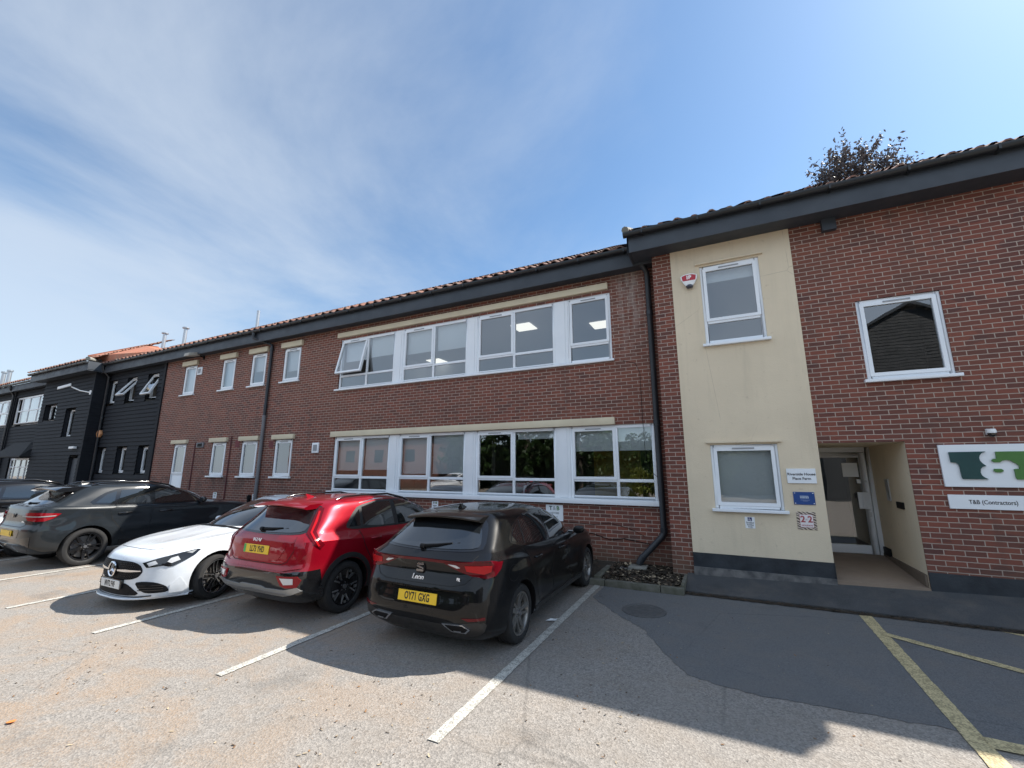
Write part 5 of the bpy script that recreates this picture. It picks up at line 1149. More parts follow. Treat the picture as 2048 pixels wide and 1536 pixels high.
# lower intake, corner intakes, splitter
car.front(mirrored([(0,.365),(.30,.36),(.40,.33),(.56,.235),(.50,.205),(0,.20)]),'lower_intake',M['black'],off=.006,smoothc=1)
for sd in (1,-1):
    q=[(.47,.375),(.60,.39),(.76,.375),(.88,.325),(.92,.255),(.88,.235),(.66,.235),(.55,.29)]
    o=car.patch([(4.6,sd*y,z) for y,z in q],(-1,-sd*.35,0),'corner_intake',M['black'],off=.006,smoothc=1,grid=.04)
    for z in (.335,.305,.275): 
        car.patch([(4.6,sd*y,zz) for y,zz in [(.54,z+.005),(.86,z+.001),(.86,z-.007),(.55,z-.003)]],(-1,-sd*.35,0),'intake_slat',M['gloss'],off=.016,thick=.012,parent=o)
    q=[(.585,.600),(.70,.655),(.86,.715),(.92,.735),(.91,.70),(.86,.655),(.80,.60),(.76,.585),(.72,.595),(.62,.575)]
    # lamp wraps well round on to the wing
    D=(-1,-sd*.95,0)
    q=[(4.58,.53,.632),(4.45,.66,.685),(4.28,.80,.735),(4.08,.89,.772),(4.03,.90,.765),(4.10,.90,.70),(4.20,.87,.640),(4.30,.81,.580),(4.36,.78,.570),(4.42,.745,.588),(4.56,.60,.568)]
    hl=car.patch([(x,sd*y,z) for x,y,z in q],D,'headlight',M['gloss'],off=.008,grid=.035,thick=.02)
    car.patch([(x,sd*y,z) for x,y,z in [(4.54,.575,.625),(4.47,.645,.655),(4.45,.68,.615),(4.53,.615,.585)]],D,'lamp_unit',M['clearlens'],off=.012,grid=.04,thick=.004,parent=hl)
    car.patch([(x,sd*y,z) for x,y,z in [(4.34,.765,.680),(4.28,.81,.70),(4.25,.835,.650),(4.33,.785,.615),(4.37,.75,.635)]],D,'lamp_unit',M['clearlens'],off=.012,grid=.04,thick=.004,parent=hl)
    car.patch([(x,sd*y,z) for x,y,z in [(4.20,.85,.738),(4.08,.89,.764),(4.14,.885,.72)]],D,'lamp_unit',M['silver'],off=.012,grid=.04,thick=.004,parent=hl)
    mirror(car,2.70,.865,.98,sd,wp,(.13,.20,.12))
    car.side([(1.25,1.02),(1.6,1.20),(1.95,1.31),(2.3,1.325),(2.55,1.27),(2.95,1.03),(3.0,.965),(2.5,.95),(1.6,.975)],'window_frame',M['gloss'],sd,off=.003,smoothc=1)
    car.side([(1.36,1.03),(1.65,1.185),(1.98,1.285),(2.02,.98),(1.7,.99)],'side_window',M['carglass'],sd,off=.007); car.side([(2.09,1.285),(2.3,1.295),(2.5,1.24),(2.85,1.03),(2.85,.98),(2.09,.98)],'side_window',M['carglass'],sd,off=.007)
    fd=car.side([(2.06,.93),(3.08,.92),(3.12,.75),(3.10,.45),(3.02,.32),(2.02,.32),(1.98,.5)],'door',wp,sd,off=.003,thick=.006,rim=M['gap']); handle(car,2.12,2.34,.81,sd,wp,fd)
    rd=car.side([(2.02,.93),(1.50,.95),(1.32,.93),(1.36,.75),(1.48,.5),(1.55,.32),(1.98,.32),(1.94,.5)],'door',wp,sd,off=.003,thick=.006,rim=M['gap']); handle(car,1.42,1.6,.83,sd,wp,rd)
    car.patch([(x,sd*.9,z) for x,z in [(4.25,.42),(4.36,.33),(4.36,.22),(4.18,.22),(4.16,.28)]],(-.25,-sd,0),'bumper_fin',wp,off=.010,thick=.03)
    q=[(.12,.55,.92),(.05,.80,.90),(.20,.88,.92),(.28,.89,.85),(.15,.87,.80),(.03,.6,.82)]
    car.patch([(x,sd*y,z) for x,y,z in q],(1,-sd*.6,0),'tail_lamp',M['redlens'],off=.008)
# splitter lip
mb=MB(); rowsS=[]
for i in range(33):
    v=-1+2*i/32; y=.90*v; xx=L+.035-.62*(1-(1-min(1,abs(v))**2.3)**(1/2.3)) if abs(v)<1 else L-.58
    xx=L+.03-.60*abs(v)**3.2; z=.165+.0*abs(v)
    rowsS.append([(xx-.14,y*.97,z-.018),(xx,y,z-.012),(xx+.008,y*1.003,z),(xx-.0,y,z+.012),(xx-.12,y*.97,z+.03)])
mb.grid(rowsS); mb.obj('front_splitter',[wp],car.root,smooth=40,fix=True)
car.front(mirrored([(0,.19),(.5,.195),(.70,.21),(.70,.197),(.5,.182),(0,.178)]),'splitter_gap',M['gap'],off=.012,thick=.004)
pp=car.hit((9,-.02,.335),(-1,0,0))[0]; car.plate('NV72 FVF',(pp.x+.030,0,.335),R(4),M['plate_w'],front=True)
mb=MB(); mb.box(pp.x-.02,pp.x+.022,-.285,.285,.285,.405); o=mb.obj('plate_holder',M['gloss'],car.root); bevel(o,.01,2)
h,n=car.hit((9,-.01,.72),(-1,0,-.6)); mb=MB(); mb.tube([h-Vector((.02,.0,-.004)),h+Vector((.02,0,.004))],.012,8); mb.obj('bonnet_badge',M['hub'],car.root)
car.top([(2.44,.47),(2.95,.58),(3.24,.46),(3.31,.2),(3.33,0),(3.31,-.2),(3.24,-.46),(2.95,-.58),(2.44,-.47),(2.42,0)],'windscreen',M['carglass'],off=.005,smoothc=1)
car.top([(3.30,.62),(3.38,.35),(3.40,0),(3.38,-.35),(3.30,-.62),(3.24,-.58),(3.31,-.3),(3.335,0),(3.31,.3),(3.24,.58)],'scuttle',M['black'],off=.006)
car.top([(.85,.50),(1.45,.46),(1.48,-.46),(.85,-.50)],'rear_window',M['carglass'],off=.005)
car.seams([([(3.35,.72),(3.9,.70),(4.35,.55),(4.44,.42)],'top',1),([(3.35,-.72),(3.9,-.70),(4.35,-.55),(4.44,-.42)],'top',1),([(4.44,.42),(4.475,.2),(4.48,0),(4.475,-.2),(4.44,-.42)],'top',1)],w=.006)
sp=[]
for k in range(5):
    a=2*PI*k/5
    for o_ in (-1,1): sp+=[spoke(a,.030,.024,.05,dish=.03,off0=.022*o_,off1=.036*o_,face=1,edge=.007)]
def rimedge(b,rr,yo): b.lathe([(rr-.012,yo+.001),(rr+.001,yo+.005)],n=44,mi=1)
W3=wheel_meshes('c',.330,.235,.243,sp+[rimedge],M['alloy_black'],M['alloy_bright'])
for x in (1.03,3.76):
    for sd in (1,-1): car.add_wheel(x,.785,sd,*W3,steer=R(13) if x>3 else 0)
CLA=car
# ------------------------------------------------------------------ dark grey SUV
bp=carpaint('dark grey metallic paint',(.014,.017,.020),.0,rough=.32,ior=1.42,dust=.05,coat=.85)
L=4.76
rows=suv_rows(L,1.055,.07)
rows=[list(r) for r in rows]
for r in rows[3:]: r[7]=[(x,z+(.09 if i else .09)) for i,(x,z) in enumerate(r[7])]
rows.append([.22,3.45,.32,.62,3.2,2.2,[(0,.78),(.6,.83),(1.6,.855),(2.8,.84),(3.4,.77)],[(0,1.22),(.6,1.20),(1.6,1.155),(3.0,1.14),(3.45,1.17)],1])
rows.append([.45,3.02,.40,.52,3.2,2.2,[(.4,.70),(1.0,.765),(1.8,.785),(2.6,.76),(3.0,.70)],[(.4,1.38),(1.4,1.39),(3.0,1.40)],0])
rows.append([.66,2.52,.46,.44,3.4,2.2,[(.6,.61),(1.2,.675),(1.8,.69),(2.3,.67),(2.6,.62)],[(.6,1.535),(1.2,1.565),(1.8,1.575),(2.5,1.54)],0])
rows.append([.72,2.36,.46,.44,3.4,2.2,[(.7,.54),(1.2,.59),(1.8,.60),(2.3,.58),(2.5,.54)],[(.7,1.58),(1.2,1.61),(1.8,1.62),(2.4,1.59)],0])
f4=flare((.90,3.76),.37,.02)
car=Car('parked_car','dark grey sports utility car with black five-spoke wheels, left of the white saloon','car',bp,rows,[(.90,.8),(3.76,.8)],.372,f4,.025,loc=(-12.95,3.52,0),rz=PI/2,group='cars parked facing the offices',archr=.42)
car.rear(mirrored([(0,1.55),(.40,1.545),(.55,1.52),(.62,1.42),(.70,1.24),(.62,1.21),(0,1.20)]),'rear_window_surround',M['gloss'],off=.003,smoothc=1)
rg=car.rear(mirrored([(0,1.50),(.48,1.48),(.55,1.43),(.65,1.265),(.58,1.235),(0,1.225)]),'rear_window',M['carglass_rear'],off=.008,smoothc=1)
wiper(car,.0,-.30,1.25,1.27,rg); spoiler(car,.34,.95,1.60,.63,.05,M['gloss'],.045)
for sd in (1,-1):
    D=(1,-sd*.8,0)
    q=[(.06,.50,1.085),(.07,.66,1.10),(.14,.84,1.10),(.30,.93,1.085),(.42,.94,1.07),(.30,.94,.98),(.20,.92,.94),(.10,.84,.935),(.06,.66,.95),(.06,.56,1.0)]
    o=car.patch([(x,sd*y,z) for x,y,z in q],D,'tail_lamp',M['redlens'],off=.012,thick=.03)
    car.patch([(x,sd*y,z) for x,y,z in [(.06,.42,1.037),(.07,.66,1.035),(.16,.86,1.035),(.36,.935,1.045),(.33,.935,1.025),(.16,.86,1.017),(.07,.66,1.017),(.06,.42,1.027)]],D,'lamp_strip',M['silver'],off=.018,thick=.004,parent=o)
    car.side([(.84,1.22),(1.10,1.42),(1.35,1.515),(1.8,1.545),(2.2,1.53),(2.6,1.44),(3.1,1.20),(3.15,1.145),(2.6,1.14),(1.9,1.155),(1.3,1.18)],'window_frame',M['gloss'],sd,off=.003,smoothc=1)
    car.side([(1.36,1.22),(1.42,1.475),(1.8,1.505),(1.94,1.50),(1.96,1.185),(1.6,1.195)],'side_window',M['carglass'],sd,off=.007); car.side([(.98,1.235),(1.17,1.40),(1.34,1.46),(1.29,1.215)],'side_window',M['carglass'],sd,off=.007)
    car.side([(2.05,1.495),(2.25,1.485),(2.58,1.40),(2.95,1.21),(2.98,1.17),(2.05,1.18)],'side_window',M['carglass'],sd,off=.007)
    fd=car.side([(2.03,1.12),(3.12,1.10),(3.22,.9),(3.2,.6),(3.1,.46),(1.99,.46),(1.96,.7)],'door',bp,sd,off=.003,thick=.006,rim=M['gap']); handle(car,2.14,2.38,.985,sd,M['gloss'],fd)
    rd=car.side([(1.99,1.12),(1.38,1.15),(1.20,1.10),(1.28,.88),(1.42,.68),(1.50,.52),(1.55,.46),(1.95,.46),(1.92,.7)],'door',bp,sd,off=.003,thick=.006,rim=M['gap']); handle(car,1.36,1.60,1.0,sd,M['gloss'],rd)
    car.seams([([(1.33,1.20),(1.31,1.13),(1.22,1.08),(1.27,.88),(1.41,.68),(1.50,.51)],'side',sd),([(2.0,1.14),(1.94,.7),(1.97,.45)],'side',sd)],w=.010)
    if sd<0: car.side(Car.strip([(.90,.93),(1.10,.93),(1.125,.955),(1.11,1.045),(1.09,1.06),(.90,1.055),(.875,1.03),(.875,.955),(.90,.93)],.007),'fuel_flap_gap',M['gap'],sd,off=.004,thick=0)
    mirror(car,2.98,.91,1.18,sd,M['gloss'],(.15,.22,.16)); car.side([(1.42,.44),(3.4,.44),(3.38,.33),(1.44,.33)],'sill_trim',M['gloss'],sd,off=.008)
    mb=MB(); P=[]
    for x in (.95,1.1,1.5,2.0,2.4,2.55):
        h=car.hit((x,sd*.58,2.5),(0,0,-1))[0]; P.append((x,sd*.575,h.z+(.035 if 1<x<2.5 else .002)))
    mb.tube(P,.018,8); mb.obj('roof_rail',M['gloss'],car.root,smooth=50)
    car.patch([(0,sd*y,z) for y,z in [(.60,.62),(.86,.66),(.84,.45),(.66,.43)]],(1,-sd*.3,0),'bumper_insert',M['gloss'],off=.008)
car.rear(mirrored([(0,.80),(.48,.80),(.52,.72),(.44,.60),(0,.60)]),'plate_recess',M['gloss'],off=.004,smoothc=1)
car.rear(mirrored([(0,.50),(.55,.50),(.75,.55),(.80,.46),(.60,.38),(0,.38)]),'rear_diffuser',M['gloss'],off=.008)
M['plateframe']=M['plate_y']
pp=car.hit((0,0,.70),(1,0,0))[0]
mb=MB(); mb.box(pp.x-.022,pp.x-.008,-.26,.26,.645,.756); o=mb.obj('number_plate',M['plate_y'],car.root); bevel(o,.003,1)
A_=Matrix.Translation((pp.x-.0225,-.215,.70))@Matrix.Rotation(-PI/2,4,'Z')@Matrix.Rotation(PI/2,4,'X'); textobj('K',.107,M['platetext'],A_,o,'lettering',sx=.62,bold=.0025,depth=.001)
car.seams([([(.60,1.20),(.62,1.12),(.60,.86),(.50,.83),(-.50,.83),(-.60,.86),(-.62,1.12),(-.60,1.20)],'rear',1)],w=.008)
B=rearM(car,-.50,.93,.012); mb=MB(); mb.prism([(-.06,-.012,0),(.0,-.012,0),(.012,.012,0),(-.05,.012,0)],(0,0,.004)); mb.prism([(.012,-.012,0),(.06,-.012,0),(.068,.006,0),(.02,.006,0)],(0,0,.004)); mb.v=[B@Vector(v) for v in mb.v]; mb.obj('model_badge',M['badge'],car.root)
B=rearM(car,.0,1.03,.014); mb=MB(); mb.lathe([(0,.012),(.036,.012),(.041,.008),(.041,0)],(0,0,0),'z',24); mb.v=[B@Vector(v) for v in mb.v]; mb.obj('badge',M['gloss'],car.root)
antenna(car,1.05,M['gloss'])
car.top([(2.52,.55),(3.05,.64),(3.36,.42),(3.42,0),(3.36,-.42),(3.05,-.64),(2.52,-.55),(2.5,0)],'windscreen',M['carglass'],off=.004)
sp=[]
for k in range(5):
    a=2*PI*k/5; sp+=[spoke(a,.085,.05,.03,dish=.03,off0=0,off1=.02),spoke(a,.04,.02,.10,dish=.02,off0=-.03,off1=-.085)]
W4=wheel_meshes('d',.372,.25,.265,sp,M['alloy_black'])
for x in (.90,3.76):
    for sd in (1,-1): car.add_wheel(x,.832,sd,*W4)
BMW=car
P=8.45; W=8.90
# ------------------------------------------------------------------ white SUV beyond the grey one (same build, white paint, black roof)
def copy_tree(o,parent=None,swap=None):
    c=o.copy(); COL.objects.link(c); c.parent=parent
    if swap and o.type=='MESH' and any(m_ in swap for m_ in o.data.materials):
        c.data=o.data.copy()
        for i,m_ in enumerate(c.data.materials):
            if m_ in swap: c.data.materials[i]=swap[m_]
    for ch in o.children: copy_tree(ch,c,swap)
    return c
wp2=carpaint('white SUV paint',(.74,.75,.76),0,rough=.28,spec=.3)
c=copy_tree(BMW.root,None,{bp:pk}); c.location=(-17.7,3.0,0); c['label']='black sports utility car at far left, mostly hidden behind the grey one'; c['group']='cars parked facing the offices'
c=copy_tree(CLA.root,None,{wp:wp2}); c.location=(-15.4,8.0,0); c['label']='white saloon nose out at the left edge, mostly hidden by the dark grey car'
# cars on the far side of the yard, behind the photographer (seen mirrored in the ground-floor glass)
for src,sw,loc,lab in ((BMW,{bp:wp2},(-17.5,-6.2),'white sports utility car across the yard, mirrored in the office windows'),(LEON,{},(-11.8,-6.2),'black hatchback across the yard, mirrored in the office windows'),(KIA,{rp:carpaint('blue grey paint',(.05,.06,.075),.3)},(-6.6,-6.4),'blue grey crossover across the yard, mirrored in the ground-floor window')):
    c=copy_tree(src.root,None,sw); c.location=(loc[0],loc[1],0); c.rotation_euler=(0,0,-PI/2 if src is LEON else PI/2); c['label']=lab; c['group']='cars across the yard'
    if src is not LEON: c.location.y-=4.4
# ------------------------------------------------------------------ signs and fittings
M['sign_w']=noisy('white sign panel',(.80,.82,.84),(.74,.77,.79),2,.4); M['ink']=mat('dark sign lettering',(.03,.03,.035),.5)
def board(name,label,x0,x1,z0,z1,y,m=None,th=.02,cat='sign',group=None,mats=None):
    mb=MB(); mb.box(x0,x1,y-th,y,z0,z1); o=mb.obj(name,m or M['sign_w']); bevel(o,.003,1); return tag(o,label,cat,group)
Yr=P-.018
o=board('wall_sign','white sign reading Riverside House Place Farm on the cream wall beside the porch',.90,1.30,1.72,1.955,Yr)
for t,z in (('Riverside House',1.865),('Place Farm',1.795)): textobj(t,.058,M['ink'],wallM(1.10,Yr-.021,z),o,bold=.0012)
o=board('wall_plaque','blue plaque with white lettering and four corner screws on the cream wall',.955,1.245,1.385,1.585,Yr,mat('royal blue plaque',(.008,.055,.22),.35),.012)
mb=MB()
for x in (.975,1.225):
    for z in (1.405,1.565): mb.lathe([(.0,-.017),(.008,-.015),(.008,-.011)],(x,Yr,z),'y',10)
mb.obj('corner_screws',M['chrome'],o)
M['pale']=mat('pale plaque print',(.45,.52,.60),.5)
mb=MB()
# illegible at this distance: solid lines of print
mb.box(1.045,1.160,Yr-.0135,Yr-.0122,1.513,1.524); mb.box(1.050,1.172,Yr-.0135,Yr-.0122,1.458,1.461); mb.box(1.078,1.145,Yr-.0135,Yr-.0122,1.443,1.446); 
x=1.048
for wd in (.016,.012,.020,.008,.018,.014): mb.box(x,x+wd,Yr-.0135,Yr-.0122,1.485,1.506); x+=wd+.005
mb.obj('print',M['pale'],o)
# zebra-edged square sign
zb_=mat('zebra print',(.7,.6,.5),.5); t=NT(zb_); v=t.coord(); wv=t.new('TexWave'); wv.wave_type='BANDS'; wv.bands_direction='DIAGONAL'; t.L(t.scale(v,(9,1,16)),wv.inputs['Vector']); wv.inputs['Scale'].default_value=1.05; wv.inputs['Distortion'].default_value=5.5; wv.inputs['Detail'].default_value=1.5; wv.inputs['Detail Scale'].default_value=.8
t.col(t.ramp(wv.outputs['Fac'],[(.46,(.035,.018,.014)),(.54,(.66,.56,.46))]))
o=board('wall_sign','square sign reading 2 by 2 Holidays with a zebra stripe border',.965,1.225,1.00,1.275,Yr,zb_,.008)
mb=MB(); mb.box(1.003,1.187,Yr-.0095,Yr-.0082,1.035,1.235); mb.box(1.007,1.183,Yr-.0105,Yr-.0096,1.039,1.231,1); p_=mb.obj('sign_face',[mat('dark red sign print',(.30,.025,.03),.5),mat('pinkish white',(.74,.70,.70),.5)],o)
red=mat('red sign print',(.36,.05,.055),.5)
for dx in (-.048,.048): textobj('2',.135,red,wallM(1.095+dx,Yr-.0108,1.158),o,bold=.004,sx=.95)
textobj('BY',.022,M['ink'],wallM(1.095,Yr-.0108,1.155),o); textobj('HOLIDAYS',.031,red,wallM(1.095,Yr-.0108,1.066),o,bold=.0008,spacing=1.0)
# disabled bay sign
o=board('wall_sign','small white sign reading Disabled Parking Only with blue wheelchair symbol',.222,.368,.975,1.16,Yr,None,.006)
navy=mat('navy sign print',(.012,.02,.13),.5); mb=MB(); mb.box(.265,.327,Yr-.0075,Yr-.0062,1.093,1.152); f=mb.obj('symbol_panel',navy,o)
mb=MB(); cx,cz=.296,1.118; yy=Yr-.008
mb.tube([(cx-.004,yy,cz+.024),(cx-.004,yy,cz+.0235)],.0001,4)
def disc(mb,x,z,r): mb.prism([(x+r*math.cos(2*PI*k/12),yy,z+r*math.sin(2*PI*k/12)) for k in range(12)],(0,-.001,0))
disc(mb,cx-.006,cz+.024,.005); mb.prism([(cx-.010,yy,cz+.018),(cx-.003,yy,cz+.018),(cx-.001,yy,cz+.0),(cx-.008,yy,cz+.0)],(0,-.001,0)); mb.prism([(cx-.005,yy,cz+.004),(cx+.011,yy,cz+.004),(cx+.020,yy,cz-.016),(cx+.014,yy,cz-.018),(cx+.007,yy,cz-.002),(cx-.005,yy,cz-.002)],(0,-.001,0))
pts=[]
for k in range(15):
    a=R(120)+R(220)*k/14; pts.append((cx-.003+.016*math.cos(a),yy,cz-.006+.016*math.sin(a)))
mb.tube(pts,.0022,6); mb.obj('wheelchair_symbol',M['white'],f)
for t_,z in (('Disabled',1.066),('Parking',1.033),('Only',1.0)): textobj(t_,.036,M['ink'],wallM(.295,Yr-.0068,z),o,bold=.0005,sx=.92)
# contractor's large sign with raised letters, and its name board
o=board('company_sign','large white sign with raised green letters T and B and a white ampersand',2.83,4.05,1.70,2.295,P,None,.03)
DG=noisy('dark green letter',(.006,.045,.045),(.008,.055,.052),6,.4); LG=noisy('leaf green letter',(.055,.16,.03),(.065,.18,.035),6,.4)
T_=[(2.93,2.19),(3.32,2.193),(3.275,2.172),(3.25,2.14),(3.238,2.105),(3.243,2.065),(3.262,2.03),(3.297,1.992),(3.255,1.978),(3.232,1.95),(3.223,1.90),(3.233,1.86),(3.258,1.832),(3.295,1.81),(3.03,1.81),(3.022,1.84),(3.018,1.975),(3.012,2.015),(2.995,2.037),(2.935,2.045)]
B_=[(3.42,2.19),(3.78,2.19),(3.84,2.17),(3.87,2.12),(3.86,2.06),(3.82,2.01),(3.87,1.97),(3.885,1.91),(3.86,1.85),(3.80,1.81),(3.58,1.81),(3.57,1.83),(3.57,1.95),(3.622,1.955),(3.622,1.995),(3.605,2.02),(3.575,2.042),(3.548,2.068),(3.51,2.075),(3.465,2.062),(3.44,2.04),(3.385,2.042),(3.36,2.065),(3.38,2.09),(3.415,2.092)]
for pts,m_ in ((T_,DG),(B_,LG),([(3.375,1.953),(3.44,1.953),(3.46,1.935),(3.455,1.915),(3.425,1.903),(3.385,1.903),(3.362,1.925)],LG)):
    mb=MB(); mb.prism([(x,P-.055,z) for x,z in pts],(0,.024,0)); q=mb.obj('raised_letter',m_,o); bm=bmesh.new(); bm.from_mesh(q.data); bmesh.ops.recalc_face_normals(bm,faces=bm.faces); bm.to_mesh(q.data); bm.free()
o=board('company_sign','narrow white name board reading T&B (Contractors) under the large lettered sign',2.84,4.05,1.395,1.59,P,None,.022)
textobj('T&B (Contractors)',.080,M['ink'],wallM(3.05,P-.0235,1.492),o,align='LEFT',bold=.0006,sx=.80)
# small reserved-bay signs low on the brick
def bay_sign(x0,x1,z0,z1,label,full):
    o=board('bay_sign',label,x0,x1,z0,z1,W,None,.008,'sign','small signs at the bay heads'); cx=(x0+x1)/2; h=z1-z0; s=(x1-x0)
    for t_,m_,dx in (('T',DG,-.22),('&',M['vent'],0),('B',LG,.22)): textobj(t_,h*.36,m_,wallM(cx+dx*s*.95,W-.0088,z1-h*.22),o,bold=.003 if t_!='&' else 0)
    if full:
        textobj('VISITORS',h*.17,M['ink'],wallM(cx,W-.0088,z1-h*.52),o,sx=.95); textobj('ONLY',h*.17,M['ink'],wallM(cx,W-.0088,z1-h*.76),o)
    else: 
        mb=MB(); mb.box(cx-s*.3,cx+s*.3,W-.0095,W-.0082,z1-h*.60,z1-h*.52); mb.box(cx-s*.22,cx+s*.22,W-.0095,W-.0082,z1-h*.78,z1-h*.70); mb.obj('print',M['ink'],o)
bay_sign(-3.56,-3.17,.86,1.19,'white bay sign with T&B initials behind the black hatchback, the largest of them',True); bay_sign(-6.59,-6.40,.98,1.165,'small white bay sign with T&B initials under the ribbon window, above the red car',False); bay_sign(-15.73,-15.53,.96,1.16,'small white bay sign low on the brick under the first small ground-floor window',False); bay_sign(-13.62,-13.45,.96,1.15,'small white bay sign half hidden beside the grey downpipe',False)
mb=MB(); mb.tube([(-13.72,W-.05,.1),(-13.72,W-.05,1.05),(-13.70,W-.05,1.12)],.045,10); mb.tube([(-13.72,W-.05,1.0),(-13.72,W-.05,1.1)],.06,10); tag(mb.obj('vent_stub',M['black'],smooth=40),'short black pipe stub standing against the brick wall beside the grey downpipe','pipe')
# alarm bell box: shield with red band, IP, strobe below
cx,cz,yy=-.315,5.52,Yr
mb=MB(); sh=[(-.15,.095),(-.08,.125),(0,.135),(.08,.125),(.15,.095),(.145,.03),(.09,-.075),(.06,-.11),(-.06,-.11),(-.09,-.075),(-.145,.03)]
mb.prism([(cx+x,yy-.07,cz+z) for x,z in sh],(0,.07,0)); o=mb.obj('alarm_bell_box',M['white'],fix=True); bevel(o,.012,2); tag(o,'white and red shield-shaped alarm box marked IP on the cream wall','alarm box')
mb=MB(); mb.prism([(cx+x,yy-.073,cz+z) for x,z in [(-.128,.085),(-.06,.108),(.06,.108),(.128,.085),(.115,.0),(.11,-.01),(-.11,-.01),(-.115,.0)]],(0,.002,0)); mb.obj('red_band',mat('alarm red',(.42,.02,.035),.4),o)
textobj('IP',.10,M['white'],wallM(cx+.0,yy-.0745,cz+.05),o,bold=.005,spacing=1.15)
mb=MB(); mb.lathe([(.0,-.105),(.04,-.10),(.062,-.075),(.066,-.03)],(cx,yy,cz-.125),'y',20); q=mb.obj('strobe',mat('dark blue strobe',(.01,.014,.04),.15,coat=1),o,smooth=50)
for v_ in q.data.vertices: v_.co.z=cz-.125+(v_.co.z-(cz-.125))*.62
# orange bell box on the weatherboard
mb=MB(); n=6; mb.prism([(-24.62+.21*math.cos(2*PI*k/n),W-.12,3.45+.18*math.sin(2*PI*k/n)) for k in range(n)],(0,.1,0)); o=mb.obj('alarm_bell_box',mat('faded orange plastic',(.55,.26,.12),.5)); bevel(o,.03,2); tag(o,'faded orange hexagonal alarm box on the black weatherboards beside the downpipe','alarm box')
# floodlight under the eaves
mb=MB(); mb.hexa([(-17.62,W-.62,6.02),(-17.32,W-.62,6.02),(-17.32,W-.22,6.10),(-17.62,W-.22,6.10),(-17.62,W-.60,6.14),(-17.32,W-.60,6.14),(-17.32,W-.24,6.24),(-17.62,W-.24,6.24)]); o=mb.obj('floodlight',noisy('cream metal lamp housing',(.40,.36,.30),(.33,.30,.25),5,.5)); bevel(o,.02,2); tag(o,'cream rectangular floodlight on a bracket under the eaves near the black building','lamp'); mb=MB(); mb.tube([(-17.47,W-.25,6.15),(-17.47,W,6.10)],.02,8); mb.box(-17.52,-17.42,W-.02,W+.002,6.02,6.18); mb.obj('bracket',M['black'],o)
# dome camera on the entrance block
mb=MB(); mb.lathe([(.0,.06),(.045,.055),(.05,.03),(.05,0)],(3.42,P-.06,2.45),'z',20); o=mb.obj('dome_camera',M['white'],smooth=40); tag(o,'small white dome camera on the brick above the large sign','camera'); mb=MB(); mb.lathe([(.045,0),(.044,-.03),(.03,-.05),(0,-.058)],(3.42,P-.06,2.45),'z',20); mb.obj('dome',mat('dark dome',(.01,.01,.012),.1,coat=1),o,smooth=60); mb=MB(); mb.box(3.38,3.46,P-.03,P+.002,2.43,2.51); mb.obj('bracket',M['white'],o)
# cctv camera on the black building, lamp over its side door
mb=MB(); mb.hexa([(-26.2,P-.75,5.36),(-26.08,P-.80,5.36),(-25.72,P-.50,5.55),(-25.84,P-.44,5.55),(-26.2,P-.75,5.48),(-26.08,P-.80,5.48),(-25.72,P-.50,5.67),(-25.84,P-.44,5.67)]); o=mb.obj('security_camera',M['white']); bevel(o,.015,2); tag(o,'white bracket camera high on the projecting bay of the black building','camera'); mb=MB(); mb.tube([(-25.8,P-.45,5.52),(-25.45,P-.25,5.35),(-25.05,P-.03,5.27)],.025,8); mb.box(-25.12,-24.98,P-.05,P,5.18,5.36); mb.obj('bracket',M['white'],o)
mb=MB(); mb.box(-25.85,-25.35,P-.14,P-.02,2.80,2.90); o=mb.obj('bulkhead_light',M['white']); bevel(o,.02,2); tag(o,'white bulkhead light over the side door of the black building','lamp')
